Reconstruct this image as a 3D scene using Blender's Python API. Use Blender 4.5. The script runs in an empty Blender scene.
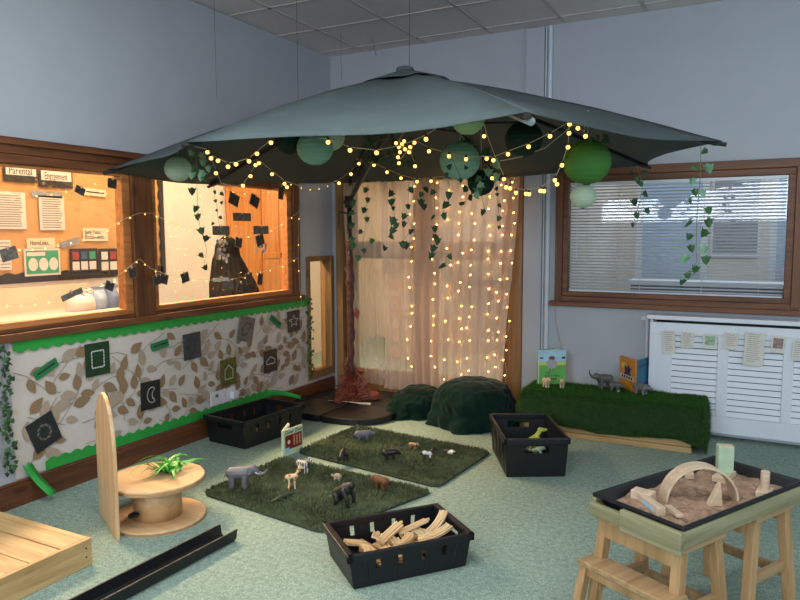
import bpy, math, random
from math import sin, cos, pi, radians, sqrt, atan2
from mathutils import Vector, Matrix, noise
random.seed(7)
sc = bpy.context.scene
COL = sc.collection

# ------------------------------------------------------------------ camera
FPX, YAW, PIT, ROL = 692.24, -0.4811, -0.0943, -0.0037
CAM = Vector((3.4653, -5.3178, 1.4310))
_d = Vector((sin(YAW)*cos(PIT), cos(YAW)*cos(PIT), sin(PIT)))
_r = Vector((cos(YAW), -sin(YAW), 0)); _u = _r.cross(_d)
_r2 = _r*cos(ROL)+_u*sin(ROL); _u2 = -_r*sin(ROL)+_u*cos(ROL)
cd = bpy.data.cameras.new('camera'); co = bpy.data.objects.new('camera', cd); COL.objects.link(co)
cd.sensor_width = 36; cd.lens = FPX/800*36; cd.clip_start = .05; cd.clip_end = 60
Mx = Matrix((( _r2.x, _u2.x, -_d.x, CAM.x), (_r2.y, _u2.y, -_d.y, CAM.y), (_r2.z, _u2.z, -_d.z, CAM.z), (0, 0, 0, 1)))
co.matrix_world = Mx
sc.camera = co
# a photograph pixel gives a direction; the plane it touches gives the distance
def ray(x, y): return _d+_r2*((x-400)/FPX)-_u2*((y-300)/FPX)
def onz(x, y, z=0.): w = ray(x, y); return CAM+w*((z-CAM.z)/w.z)
def onx(x, y, X=0.): w = ray(x, y); return CAM+w*((X-CAM.x)/w.x)
def ony(x, y, Y=0.): w = ray(x, y); return CAM+w*((Y-CAM.y)/w.y)
def at(x, y, D): return CAM+ray(x, y)*D
def pix(P):
    v = Vector(P)-CAM; z = v.dot(_d); return (400+FPX*v.dot(_r2)/z, 300-FPX*v.dot(_u2)/z)

# ------------------------------------------------------------------ light
w = bpy.data.worlds.new('world'); sc.world = w; w.use_nodes = True
bg = w.node_tree.nodes['Background']; bg.inputs[0].default_value = (.62, .78, 1, 1); bg.inputs[1].default_value = .8
vs = sc.view_settings; vs.view_transform = 'Standard'; vs.look = 'None'; vs.exposure = 0.0; vs.gamma = 1; vs.use_curve_mapping = False
sc.cycles.use_denoising = True; sc.cycles.max_bounces = 8; sc.cycles.transparent_max_bounces = 24
sc.cycles.diffuse_bounces = 5; sc.cycles.caustics_reflective = False; sc.cycles.caustics_refractive = False
sc.cycles.sample_clamp_indirect = 4
def area(name, loc, rot, sx, sy, power, col):
    l = bpy.data.lights.new(name, 'AREA'); l.shape = 'RECTANGLE'; l.size = sx; l.size_y = sy; l.energy = power; l.color = col
    o = bpy.data.objects.new(name, l); COL.objects.link(o); o.location = loc; o.rotation_euler = rot; return o
DAY = (.84, .92, 1.0)
# daylight standing in the windows of the two walls the camera has behind it and at its right
area('daylight_window_right', (6.5, -3.2, 2.28), (0, radians(68), 0), 1.35, 4.4, 38, DAY)
area('daylight_window_front', (3.0, -8.5, 2.28), (radians(68), 0, 0), 4.8, 1.35, 205, DAY)
CEIL_LAMPS = [(1.806, -3.62), (4.112, -3.62), (1.806, -6.5), (4.112, -6.5)]
for i_, (x_, y_) in enumerate(CEIL_LAMPS): area('ceiling_lamp', (x_, y_, 2.982), (0, 0, 0), 1.1, .53, (32 if x_ < 3 else 15), (.93, .97, 1.0))
# ceiling lamps of the corridor behind the left window, of the lobby behind the curtain and the hall behind the blind, plus an added floor fill
WARM = (1.0, .70, .42)
area('corridor_lamp', (-.7, -2.2, 2.6), (0, 0, 0), .4, 3.4, 48, WARM)
wl_ = area('floor_patch_fill', (-1.1, -1.6, 2.5), (0, radians(-42), 0), .3, 2.6, 120, WARM); wl_.data.spread = radians(110)  # added fill lamp, tilted through the left window to warm the room floor
area('corridor_lamp_far', (-.72, 1.2, 2.58), (0, 0, 0), .5, 1.4, 26, WARM)
area('lobby_lamp', (.75, 1.5, 2.58), (0, 0, 0), 1.0, 1.6, 36, (1.0, .84, .66))
area('hall_lamp', (3.6, 2.0, 2.58), (0, 0, 0), 3.0, 2.2, 30, (.80, .90, 1.0))

# ------------------------------------------------------------------ materials
MATS = {}
def newmat(name):
    m = bpy.data.materials.new(name); m.use_nodes = True; MATS[name] = m
    nt = m.node_tree; return m, nt, nt.nodes['Principled BSDF']
def lin(c):
    if isinstance(c, str):
        c = [int(c[i:i+2], 16)/255 for i in (0, 2, 4)]
        c = [x/12.92 if x <= .04045 else ((x+.055)/1.055)**2.4 for x in c]
    return (c[0], c[1], c[2], 1)
def nd(nt, t, **k):
    n = nt.nodes.new(t)
    for a, b in k.items():
        if a in n.inputs: n.inputs[a].default_value = b
        else: setattr(n, a, b)
    return n
def coords(nt, scale=(1, 1, 1), rot=(0, 0, 0), src='Object'):
    tc = nd(nt, 'ShaderNodeTexCoord'); mp = nd(nt, 'ShaderNodeMapping')
    mp.inputs['Scale'].default_value = scale; mp.inputs['Rotation'].default_value = rot
    nt.links.new(tc.outputs[src], mp.inputs[0]); return mp.outputs[0]
def ramp(nt, fac, stops):
    r = nd(nt, 'ShaderNodeValToRGB'); e = r.color_ramp.elements
    while len(e) < len(stops): e.new(.5)
    for q, (p, c) in zip(e, stops): q.position = p; q.color = c
    nt.links.new(fac, r.inputs[0]); return r.outputs[0]
def bump(nt, b, h, strength, dist=.01):
    n = nd(nt, 'ShaderNodeBump', Strength=strength, Distance=dist); nt.links.new(h, n.inputs['Height']); nt.links.new(n.outputs[0], b.inputs['Normal'])
def mat(name, col, rough=.6, var=.12, sc_=12., bmp=0., bsc=90., metal=0., emis=None, es=0., sheen=0., spec=.5, trans=0.):
    m, nt, b = newmat(name); c = lin(col)
    if var:
        n = nd(nt, 'ShaderNodeTexNoise', Scale=sc_, Detail=4.); nt.links.new(coords(nt), n.inputs[0])
        lo = tuple(x*(1-var) for x in c[:3])+(1,); hi = tuple(min(1, x*(1+var)) for x in c[:3])+(1,)
        nt.links.new(ramp(nt, n.outputs[0], [(.3, lo), (.7, hi)]), b.inputs['Base Color'])
    else: b.inputs['Base Color'].default_value = c
    b.inputs['Roughness'].default_value = rough; b.inputs['Metallic'].default_value = metal
    b.inputs['Specular IOR Level'].default_value = spec
    if sheen: b.inputs['Sheen Weight'].default_value = sheen; b.inputs['Sheen Roughness'].default_value = .4
    if bmp:
        n2 = nd(nt, 'ShaderNodeTexNoise', Scale=bsc, Detail=3.); nt.links.new(coords(nt), n2.inputs[0]); bump(nt, b, n2.outputs[0], bmp)
    if emis: b.inputs['Emission Color'].default_value = lin(emis); b.inputs['Emission Strength'].default_value = es
    if trans:
        out = nt.nodes['Material Output']; t = nd(nt, 'ShaderNodeBsdfTranslucent'); t.inputs[0].default_value = c
        mx = nd(nt, 'ShaderNodeMixShader'); mx.inputs[0].default_value = trans
        nt.links.new(b.outputs[0], mx.inputs[1]); nt.links.new(t.outputs[0], mx.inputs[2]); nt.links.new(mx.outputs[0], out.inputs[0])
    return m
def wood(name, c1, c2, axis=0, rough=.5, s=26., knots=True, bmp=.15):
    m, nt, b = newmat(name)
    scl = [s, s, s]; scl[axis] = s*.06
    n = nd(nt, 'ShaderNodeTexNoise', Scale=1., Detail=6., Roughness=.6, Distortion=.6); nt.links.new(coords(nt, scl), n.inputs[0])
    col = ramp(nt, n.outputs[0], [(.3, lin(c2)), (.62, lin(c1))])
    if knots:
        k = [5, 5, 5]; k[axis] = 2.2
        v = nd(nt, 'ShaderNodeTexVoronoi', Scale=1.); nt.links.new(coords(nt, k), v.inputs[0])
        f = ramp(nt, v.outputs['Distance'], [(.06, (.35, .25, .18, 1)), (.12, (1, 1, 1, 1))])
        mx = nd(nt, 'ShaderNodeMix', data_type='RGBA', blend_type='MULTIPLY'); mx.inputs[0].default_value = .7
        nt.links.new(col, mx.inputs[6]); nt.links.new(f, mx.inputs[7]); col = mx.outputs[2]
    nt.links.new(col, b.inputs['Base Color']); b.inputs['Roughness'].default_value = rough
    bump(nt, b, n.outputs[0], bmp, .004); return m
def glassmat(name, tint=(1, 1, 1), refl=.10):
    m, nt, b = newmat(name); nt.nodes.remove(b); out = nt.nodes['Material Output']
    t = nd(nt, 'ShaderNodeBsdfTransparent'); t.inputs[0].default_value = (*tint, 1)
    g = nd(nt, 'ShaderNodeBsdfGlossy', Roughness=.02); lw = nd(nt, 'ShaderNodeLayerWeight', Blend=.12)
    mt = nd(nt, 'ShaderNodeMath', operation='MULTIPLY_ADD'); mt.inputs[1].default_value = .8; mt.inputs[2].default_value = refl*.5
    nt.links.new(lw.outputs['Fresnel'], mt.inputs[0])
    mx = nd(nt, 'ShaderNodeMixShader'); nt.links.new(mt.outputs[0], mx.inputs[0])
    nt.links.new(t.outputs[0], mx.inputs[1]); nt.links.new(g.outputs[0], mx.inputs[2]); nt.links.new(mx.outputs[0], out.inputs[0]); return m
def sheermat(name, col, opacity):
    m, nt, b = newmat(name); nt.nodes.remove(b); out = nt.nodes['Material Output']
    t = nd(nt, 'ShaderNodeBsdfTransparent'); df = nd(nt, 'ShaderNodeBsdfDiffuse'); tl = nd(nt, 'ShaderNodeBsdfTranslucent')
    df.inputs[0].default_value = lin(col); tl.inputs[0].default_value = lin(col)
    a = nd(nt, 'ShaderNodeMixShader'); a.inputs[0].default_value = .55; nt.links.new(df.outputs[0], a.inputs[1]); nt.links.new(tl.outputs[0], a.inputs[2])
    mx = nd(nt, 'ShaderNodeMixShader'); mx.inputs[0].default_value = opacity
    nt.links.new(t.outputs[0], mx.inputs[1]); nt.links.new(a.outputs[0], mx.inputs[2]); nt.links.new(mx.outputs[0], out.inputs[0]); return m
def emitmat(name, col, s):
    m, nt, b = newmat(name); b.inputs['Base Color'].default_value = lin(col); b.inputs['Emission Color'].default_value = lin(col); b.inputs['Emission Strength'].default_value = s; return m

def carpet():
    m, nt, b = newmat('carpet')
    n1 = nd(nt, 'ShaderNodeTexNoise', Scale=150., Detail=4., Roughness=.8); nt.links.new(coords(nt), n1.inputs[0])
    n2 = nd(nt, 'ShaderNodeTexNoise', Scale=42., Detail=3.); nt.links.new(coords(nt), n2.inputs[0])
    n3 = nd(nt, 'ShaderNodeTexNoise', Scale=1.3, Detail=3.); nt.links.new(coords(nt), n3.inputs[0])
    a = ramp(nt, n1.outputs[0], [(.30, lin('506a5f')), (.46, lin('8aa497')), (.58, lin('adbfb2')), (.72, lin('d8ded0'))])
    c = ramp(nt, n2.outputs[0], [(.3, (.72, .74, .74, 1)), (.7, (1.12, 1.1, 1.08, 1))])
    e = ramp(nt, n3.outputs[0], [(.3, (.9, .9, .9, 1)), (.7, (1.05, 1.05, 1.05, 1))])
    x = nd(nt, 'ShaderNodeMix', data_type='RGBA', blend_type='MULTIPLY'); x.inputs[0].default_value = 1; nt.links.new(a, x.inputs[6]); nt.links.new(c, x.inputs[7])
    y = nd(nt, 'ShaderNodeMix', data_type='RGBA', blend_type='MULTIPLY'); y.inputs[0].default_value = 1; nt.links.new(x.outputs[2], y.inputs[6]); nt.links.new(e, y.inputs[7])
    nt.links.new(y.outputs[2], b.inputs['Base Color']); b.inputs['Roughness'].default_value = .95; b.inputs['Specular IOR Level'].default_value = .15
    bump(nt, b, n1.outputs[0], .5, .01)
carpet()
mat('wall_paint', 'aeb3bb', .85, .03, 3., .05, 60.)
mat('wall_lobby', 'e6ddcf', .85, .03, 3.)
mat('wall_corridor', 'efe6d8', .85, .03, 3.)
mat('ceiling_tile', 'eee4de', .9, .05, 60., .2, 150.)
mat('ceiling_grid', 'd6ccc6', .7, 0)
wood('frame_dark', '7a4a2a', '4a2914', 1); wood('frame_dark_x', '7a4a2a', '4a2914', 0); wood('frame_dark_z', '7a4a2a', '4a2914', 2)
wood('frame_orange', 'c98449', '9c5c2c', 1); wood('frame_orange_x', 'b87a48', '8c5530', 0); wood('frame_orange_z', 'c98449', '9c5c2c', 2)
wood('oak_z', '9a7548', '6f5030', 2); wood('oak_x', '9a7548', '6f5030', 0)
wood('door_orange', 'e09548', 'c07430', 2, knots=False)
wood('skirting', '6d4024', '472614', 1)
wood('pine_x', 'cdac78', 'a98250', 0); wood('pine_y', 'cdac78', 'a98250', 1); wood('pine_z', 'd6b58a', 'bb9262', 2, knots=False)
wood('ply', 'd6b184', 'b98f60', 0, knots=False, s=14.); wood('ply_edge', 'a5835c', '6f5338', 0, knots=False, s=60.)
wood('stool_wood', 'b8956a', '967248', 2, knots=False); wood('stool_wood_x', 'b0916a', '8c6c46', 0, knots=False)
wood('weathered', '9a9674', '6d6848', 0, knots=False); wood('weathered_y', '9a9674', '6d6848', 1, knots=False)
wood('block_wood', 'cfb99e', 'b39a80', 0, knots=False, s=40.); wood('track_wood', 'd8bd92', 'b58f60', 0, knots=False, s=60.)
mat('black_plastic', '0e1114', .45, .1, 30., .05, 60.)
mat('black_slab', '0f0f11', .38, .15, 20., .25, 60.)
mat('tray_plastic', '0a0d12', .5, .1, 20.)
mat('pole_metal', '3b3a3a', .4, .05, 20., metal=.6)
mat('canopy', '435051', .8, .10, 5., .25, 260., trans=.02)
mat('canopy_rib', '1d1f1e', .5, 0)
mat('rib_cap', '98a2a4', .7, 0)
mat('bark_paper', '54302a', .75, .35, 35., .9, 40.)
mat('crumple', '7a3a26', .5, .4, 14., 1., 30.)
mat('paper_white', 'd9d5cc', .8, .04, 8.); mat('paper_dim', '6a655e', .7, .08, 12.); mat('paper_cream', 'e4d6b8', .8, .04, 8.)
mat('wallpaper', 'cfc7bf', .8, .05, 2.5, .2, 14.)
mat('leaf_print', '8e7457', .8, .25, 25.); mat('leaf_print_pale', 'aa9986', .8, .15, 25.); mat('stem_print', '8d7a64', .8, .1, 20.)
mat('border_green', '279a3c', .6, .08, 6.)
mat('border_black', '2a2622', .7, .1, 8.)
mat('label_green', '1d7a4a', .6, .1, 10.)
mat('kraft', 'cf9e63', .8, .10, 3., .35, 9.)
mat('ivy', '2f5a2c', .55, .35, 25.); mat('ivy_dark', '1e3a20', .55, .3, 25.); mat('ivy_stem', '6a7d55', .7, .1, 20.); mat('ivy_pale', '6f9a78', .55, .25, 25.)
mat('velvet', '0c241d', .9, .3, 6., .3, 30., sheen=.12, spec=.08)
mat('grass_base', '1f3a12', .95, .3, 40.); mat('grass_blade', '335e1f', .8, .35, 60., spec=.2); mat('mat_base', '353e2a', .95, .3, 30.); mat('mat_blade', '5e694c', .85, .35, 18., spec=.2)
mat('white_paint', 'dfe5ee', .5, .03, 5.); mat('radiator_shade', '15181c', .8, .1, 10.)
mat('trunking', 'c9d2dd', .5, .02, 5.); mat('socket_white', 'dcdce0', .35, 0)
mat('slat', 'b4bac2', .45, .03, 10.); mat('cord_white', 'd8d8d4', .7, 0); mat('cable_white', 'cfc7a8', .6, 0); mat('cable_clear', 'b8ae90', .5, 0); mat('bulb_cap', '3f3a2a', .5, 0)
mat('ink', '2b2926', .7, 0); mat('ink_grey', '8c8880', .8, 0); mat('chalk', 'c9c9c4', .9, .1, 60.)
mat('sand', '9a7c66', .95, .3, 30., 1., 70.)
mat('plant_green', '4aa83c', .45, .3, 20.); mat('pale_green', 'a9bfa2', .6, .15, 14.)
glassmat('glass'); glassmat('glass_soft', (.93, .95, .97), .10)
sheermat('sheer', 'f2dccb', .74); sheermat('sheer_thin', 'e9e2dc', .34)
emitmat('lamp_panel', (.93, .97, 1.0), 2.); emitmat('bulb_globe', (1, .47, .10), 4.); emitmat('bulb_led', (1, .40, .07), 42.); emitmat('bulb_small', (1, .50, .13), 3.)
for nme, c in dict(lan_mint='d2ebd8', lan_sea='a2d2be', lan_dark='143c30', lan_bright='5c9c48', lan_pale='d2e4ce', lan_lime='bfe8b0').items(): mat(nme, c, .7, .05, 8., trans=.45)
for nme, c in dict(toy_elephant='6c6b70', toy_dark='1c1d1e', toy_brown='6f4528', toy_tan='a5825c', toy_croc='30402a', toy_pink='9a8878', toy_hippo='5e6070', toy_cream='cdb896', toy_dino='a8b44a', toy_grey='565852', toy_rhino='6a6d68', toy_white='d8d4ca', toy_orange='c78a4a').items(): mat(nme, c, .5, .2, 60.)
def striped(name, c1, c2, scale, kind='wave'):
    m, nt, b = newmat(name); b.inputs['Roughness'].default_value = .5
    if kind == 'wave':
        t = nd(nt, 'ShaderNodeTexWave', Scale=scale, Distortion=3.); o = t.outputs['Fac']; st = [(.45, lin(c1)), (.55, lin(c2))]
    else:
        t = nd(nt, 'ShaderNodeTexVoronoi', Scale=scale); o = t.outputs['Distance']; st = [(.38, lin(c1)), (.5, lin(c2))]
    nt.links.new(coords(nt), t.inputs[0]); nt.links.new(ramp(nt, o, st), b.inputs['Base Color'])
striped('toy_zebra', 'e2dfd8', '2a2a2a', 26.); striped('toy_giraffe', 'b0703c', 'e2c69a', 60., 'v'); striped('toy_cow', 'ece8e0', '2a2828', 22., 'v'); striped('toy_tiger', 'c9803c', '3a2618', 30.)

# ------------------------------------------------------------------ mesh helpers
def J(*parts):
    V, F = [], []
    for v, f in parts:
        o = len(V); V += list(v); F += [tuple(i+o for i in q) for q in f]
    return V, F
def X(vf, M): return [tuple(M @ Vector(v)) for v in vf[0]], vf[1]
def box(x0, x1, y0, y1, z0, z1):
    V = [(x, y, z) for x in (x0, x1) for y in (y0, y1) for z in (z0, z1)]
    return V, [(0, 1, 3, 2), (4, 6, 7, 5), (0, 4, 5, 1), (2, 3, 7, 6), (0, 2, 6, 4), (1, 5, 7, 3)]
def cbox(c, s): return box(c[0]-s[0]/2, c[0]+s[0]/2, c[1]-s[1]/2, c[1]+s[1]/2, c[2]-s[2]/2, c[2]+s[2]/2)
def basis(d):
    d = Vector(d).normalized(); a = Vector((0, 0, 1)) if abs(d.z) < .9 else Vector((1, 0, 0))
    u = d.cross(a).normalized(); return u, d.cross(u).normalized()
def tube(path, r, n=6, cap=True):
    P = [Vector(p) for p in path]; V, F = [], []; L = len(P)
    rs = r if isinstance(r, (list, tuple)) else [r]*L
    t0 = (P[1]-P[0]); u, v = basis(t0)
    for i, p in enumerate(P):
        t = (P[min(i+1, L-1)]-P[max(i-1, 0)])
        if t.length > 1e-9:
            t.normalize(); u = (u-t*u.dot(t))
            u = u.normalized() if u.length > 1e-6 else basis(t)[0]
            v = t.cross(u)
        for k in range(n):
            a = 2*pi*k/n; V.append(tuple(p+(u*cos(a)+v*sin(a))*rs[i]))
    for i in range(L-1):
        for k in range(n): F.append((i*n+k, i*n+(k+1) % n, (i+1)*n+(k+1) % n, (i+1)*n+k))
    if cap: F.append(tuple(range(n-1, -1, -1))); F.append(tuple((L-1)*n+k for k in range(n)))
    return V, F
def cyl(p0, p1, r0, r1=None, n=16): return tube([p0, p1], [r0, r0 if r1 is None else r1], n)
def lathe(prof, n=24, c=(0, 0, 0)):
    V, F = [], []; m = len(prof)
    for r, z in prof:
        for k in range(n): a = 2*pi*k/n; V.append((c[0]+r*cos(a), c[1]+r*sin(a), c[2]+z))
    for i in range(m-1):
        for k in range(n): F.append((i*n+k, i*n+(k+1) % n, (i+1)*n+(k+1) % n, (i+1)*n+k))
    if prof[0][0] > 1e-6: F.append(tuple(range(n-1, -1, -1)))
    if prof[-1][0] > 1e-6: F.append(tuple((m-1)*n+k for k in range(n)))
    return V, F
def sphere(c, r, n=10, m=7, s=(1, 1, 1)):
    V, F = lathe([(max(r*sin(pi*i/m), 1e-7), -r*cos(pi*i/m)) for i in range(m+1)], n)
    return [(c[0]+v[0]*s[0], c[1]+v[1]*s[1], c[2]+v[2]*s[2]) for v in V], F
def prism(poly, h0, h1):               # polygon in xy, extruded in z
    n = len(poly); V = [(p[0], p[1], h0) for p in poly]+[(p[0], p[1], h1) for p in poly]
    return V, [tuple(range(n-1, -1, -1)), tuple(range(n, 2*n))]+[(i, (i+1) % n, n+(i+1) % n, n+i) for i in range(n)]
def grid(fn, nu, nv, skip=None):
    V = [tuple(fn(i/nu, j/nv)) for j in range(nv+1) for i in range(nu+1)]
    F = [(j*(nu+1)+i, j*(nu+1)+i+1, (j+1)*(nu+1)+i+1, (j+1)*(nu+1)+i) for j in range(nv) for i in range(nu) if not (skip and skip(i, j))]
    return V, F
YZ = Matrix(((0, 0, 1, 0), (1, 0, 0, 0), (0, 1, 0, 0), (0, 0, 0, 1)))   # prism xy -> yz, extrusion along x
XZ = Matrix(((1, 0, 0, 0), (0, 0, -1, 0), (0, 1, 0, 0), (0, 0, 0, 1)))  # prism xy -> xz, extrusion along -y
def T(x, y, z): return Matrix.Translation((x, y, z))
def RZ(a): return Matrix.Rotation(a, 4, 'Z')
def RX(a): return Matrix.Rotation(a, 4, 'X')
def RY(a): return Matrix.Rotation(a, 4, 'Y')
def mesh(name, vf):
    me = bpy.data.meshes.new(name); me.from_pydata([tuple(v) for v in vf[0]], [], vf[1]); me.update(); return me
def obj(name, vf, material, parent=None, smooth=False, bevel=0, loc=None, rz=0., rot=None):
    me = vf if isinstance(vf, bpy.types.Mesh) else mesh(name, vf)
    o = bpy.data.objects.new(name, me); COL.objects.link(o)
    if material and not me.materials: me.materials.append(MATS[material] if isinstance(material, str) else material)
    if smooth: me.polygons.foreach_set('use_smooth', [True]*len(me.polygons))
    if parent: o.parent = parent
    if loc is not None: o.location = loc
    if rot is not None: o.rotation_euler = rot
    elif rz: o.rotation_euler = (0, 0, rz)
    if bevel:
        b = o.modifiers.new('bevel', 'BEVEL'); b.width = bevel; b.segments = 2; b.limit_method = 'ANGLE'; b.angle_limit = radians(40)
    return o
def tag(o, label, cat, group=None):
    o['label'] = label; o['category'] = cat
    if group: o['group'] = group
    return o
def thing(name, label, cat, loc=(0, 0, 0), rz=0., group=None, rot=None):
    o = bpy.data.objects.new(name, None); COL.objects.link(o); o.location = loc; o.empty_display_size = .05
    o.rotation_euler = rot if rot else (0, 0, rz); return tag(o, label, cat, group)
def struct(o): o['kind'] = 'structure'; return o
def solid(o, t, off=0.):
    m = o.modifiers.new('solidify', 'SOLIDIFY'); m.thickness = t; m.offset = off; return o
def copy_tree(o, parent=None, loc=None, rz=None, label=None):
    c = o.copy(); COL.objects.link(c); c.parent = parent
    if loc is not None: c.location = loc
    if rz is not None: c.rotation_euler = (0, 0, rz)
    if label: c['label'] = label
    for ch in [q for q in COL.objects if q.parent == o]: copy_tree(ch, c)
    return c
def local(L, pts): return [tuple(Vector(p)-Vector(L)) for p in pts]
def text(name, s, size, material, M, parent=None, align='CENTER', w=None):
    cu = bpy.data.curves.new(name, 'FONT'); cu.body = s; cu.size = size; cu.align_x = align; cu.align_y = 'CENTER'; cu.resolution_u = 2; cu.extrude = .0004
    t = bpy.data.objects.new(name, cu); COL.objects.link(t)
    dg = bpy.context.evaluated_depsgraph_get(); me = bpy.data.meshes.new_from_object(t.evaluated_get(dg))
    bpy.data.objects.remove(t); bpy.data.curves.remove(cu); me.materials.clear()
    if w:
        xs = [v.co.x for v in me.vertices]; k = w/(max(xs)-min(xs)); me.transform(Matrix.Diagonal((k, 1, 1, 1)))
    me.transform(M); return obj(name, me, material, parent)
# frame matrices for flat things: local xy -> on the left wall (facing +x), on the back wall (facing -y)
LEFTW = Matrix(((0, 0, 1, 0), (1, 0, 0, 0), (0, 1, 0, 0), (0, 0, 0, 1)))
BACKW = Matrix(((1, 0, 0, 0), (0, 0, -1, 0), (0, 1, 0, 0), (0, 0, 0, 1)))
SR = atan2(-sin(YAW), cos(YAW))     # heading of screen-right on the floor

# ================================================================== the room shell
H = 3.0; RX1 = 6.2; RY0 = -8.2
struct(obj('floor', box(-1.6, RX1+.15, RY0-.15, 3.3, -.12, 0), 'carpet'))
# ceiling: slab, grid bars and lay-in tiles
ceil = struct(obj('ceiling', box(-.12, RX1+.12, RY0-.12, .12, H+.03, H+.13), 'ceiling_tile'))
gx = [.365+.5765*i for i in range(-1, 11)]; gy = [-.165-.5765*i for i in range(-1, 15)]
TILE_ME = mesh('ceiling_tile', box(-.273, .273, -.273, .273, -.004, .012))
bars = []
for x in gx:
    if 0 < x < RX1: bars.append(box(x-.012, x+.012, RY0, 0, H-.002, H+.028))
for y in gy:
    if RY0 < y < 0: bars.append(box(0, RX1, y-.012, y+.012, H-.002, H+.028))
struct(obj('ceiling_grid', J(*bars), 'ceiling_grid', ceil))
for i in range(len(gx)-1):
    for j in range(len(gy)-1):
        x0, x1, y1, y0 = max(gx[i], 0), min(gx[i+1], RX1), min(gy[j], 0), max(gy[j+1], RY0)
        if x1-x0 < .06 or y1-y0 < .06: continue
        if any(abs((y0+y1)/2-b_) < .3 and abs((x0+x1)/2-a_) < .58 for a_, b_ in CEIL_LAMPS): continue
        if x1-x0 > .57 and y1-y0 > .57: obj('ceiling_tile', TILE_ME, 'ceiling_tile', ceil, loc=((x0+x1)/2, (y0+y1)/2, H+.006))
        else: obj('ceiling_tile', box(x0+.014, x1-.014, y0+.014, y1-.014, H+.002, H+.018), 'ceiling_tile', ceil)

for a_, b_ in CEIL_LAMPS:
    lp = thing('ceiling_light', 'flat white ceiling light panel recessed in the tile grid', 'ceiling light', (a_, b_, H-.006), group='ceiling light panels')
    obj('diffuser', cbox((0, 0, .010), (1.11, .54, .006)), 'lamp_panel', lp); obj('frame', J(box(-.575, .575, -.288, -.27, 0, .02), box(-.575, .575, .27, .288, 0, .02), box(-.575, -.556, -.27, .27, 0, .02), box(.556, .575, -.27, .27, 0, .02)), 'white_paint', lp)
def wall_with_holes(axis, a0, a1, z0, z1, t0, t1, holes):
    """axis 'x': wall runs along x, 'y': along y; t0..t1 thickness; holes = (a0,a1,z0,z1)"""
    xs = sorted({a0, a1, *[h[0] for h in holes], *[h[1] for h in holes]}); P = []
    for s, e in zip(xs, xs[1:]):
        m = (s+e)/2; hs = sorted([h for h in holes if h[0] < m < h[1]], key=lambda h: h[2]); z = z0
        for h in hs+[(0, 0, z1, z1)]:
            if h[2]-z > 1e-6: P.append(box(s, e, t0, t1, z, h[2]) if axis == 'x' else box(t0, t1, s, e, z, h[2]))
            z = h[3]
    return J(*P)
# left wall: long internal window, glazed side panel in the corner
WY0, WY1, WZ0, WZ1 = -5.2, -.516, .885, 1.91
PY0, PY1, PZ0, PZ1 = -.425, -.015, .165, 1.245
struct(obj('wall_left', wall_with_holes('y', RY0, 0, 0, H, -.12, 0, [(WY0, WY1, WZ0, WZ1), (PY0, PY1, PZ0, PZ1)]), 'wall_paint'))
# back wall: curtained doorway, window with the blind
DX0, DX1, DZ1 = .045, 1.79, 2.08
BX0, BX1, BZ0, BZ1 = 2.05, 3.705, .905, 1.925
struct(obj('wall_back', wall_with_holes('x', -.12, RX1, 0, H, 0, .12, [(DX0, DX1, 0, DZ1), (BX0, BX1, BZ0, BZ1)]), 'wall_paint'))
struct(obj('wall_right', wall_with_holes('y', RY0, .12, 0, H, RX1, RX1+.12, [(-5.3, -1.1, 1.65, 2.8)]), 'wall_paint'))
struct(obj('wall_front', wall_with_holes('x', -.12, RX1+.12, 0, H, RY0-.12, RY0, [(.7, 5.3, 1.65, 2.8)]), 'wall_paint'))
# white boxed trunking and a pipe that run up the back wall
struct(obj('trim_1', box(1.80, 1.945, -.03, 0, 0, H-.01), 'wall_paint', bevel=.004))
struct(obj('trim_2', J(box(1.952, 1.962, -.018, 0, 0, H-.01), cyl((1.99, -.02, 0), (1.99, -.02, H-.01), .017, n=12)), 'trunking'))
struct(obj('baseboard_left', J(box(0, .022, RY0, -.02, 0, .118), box(0, .016, RY0, -.02, .118, .136)), 'skirting', bevel=.004))
struct(obj('baseboard_back', J(box(1.80, RX1, -.018, 0, 0, .1)), 'white_paint', bevel=.004))

# ---- left window
win = struct(obj('window_1', J(box(-.1, .012, WY0, WY1, WZ1-.055, WZ1), box(-.1, .03, WY0-.04, WY1+.03, WZ1-.01, WZ1+.028)), 'frame_dark', bevel=.004))
def wpart(n, vf, m, p=win): return obj(n, vf, m, p, bevel=.004)
wpart('head_rail', box(-.09, .004, WY0, WY1, WZ1-.105, WZ1-.055), 'frame_dark')
wpart('sill', J(box(-.1, .035, WY0, WY1+.03, WZ0-.005, WZ0+.038), box(-.1, .006, WY0, WY1, WZ0+.038, WZ0+.058)), 'frame_dark')
posts = [(-2.262, -2.105), (-3.75, -3.60), (-5.2, -5.05)]
for a, b in posts: wpart('mullion', box(-.1, .014, a, b, WZ0+.03, WZ1-.06), 'frame_dark_z')
wpart('jamb', box(-.1, .014, WY1-.085, WY1, WZ0+.03, WZ1-.06), 'frame_dark_z')
bays = [(-5.05, -3.75), (-3.60, -2.262), (-2.105, WY1-.085)]
for a, b in bays:
    z0, z1 = WZ0+.058, WZ1-.105
    fr = wpart('sash', J(box(-.075, -.01, a, a+.05, z0, z1), box(-.075, -.01, b-.06, b, z0, z1), box(-.075, -.01, a+.05, b-.06, z0, z0+.035), box(-.075, -.01, a+.05, b-.06, z1-.014, z1)), 'frame_orange')
    obj('pane', box(-.045, -.04, a+.04, b-.05, z0+.025, z1-.02), 'glass', fr)
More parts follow.
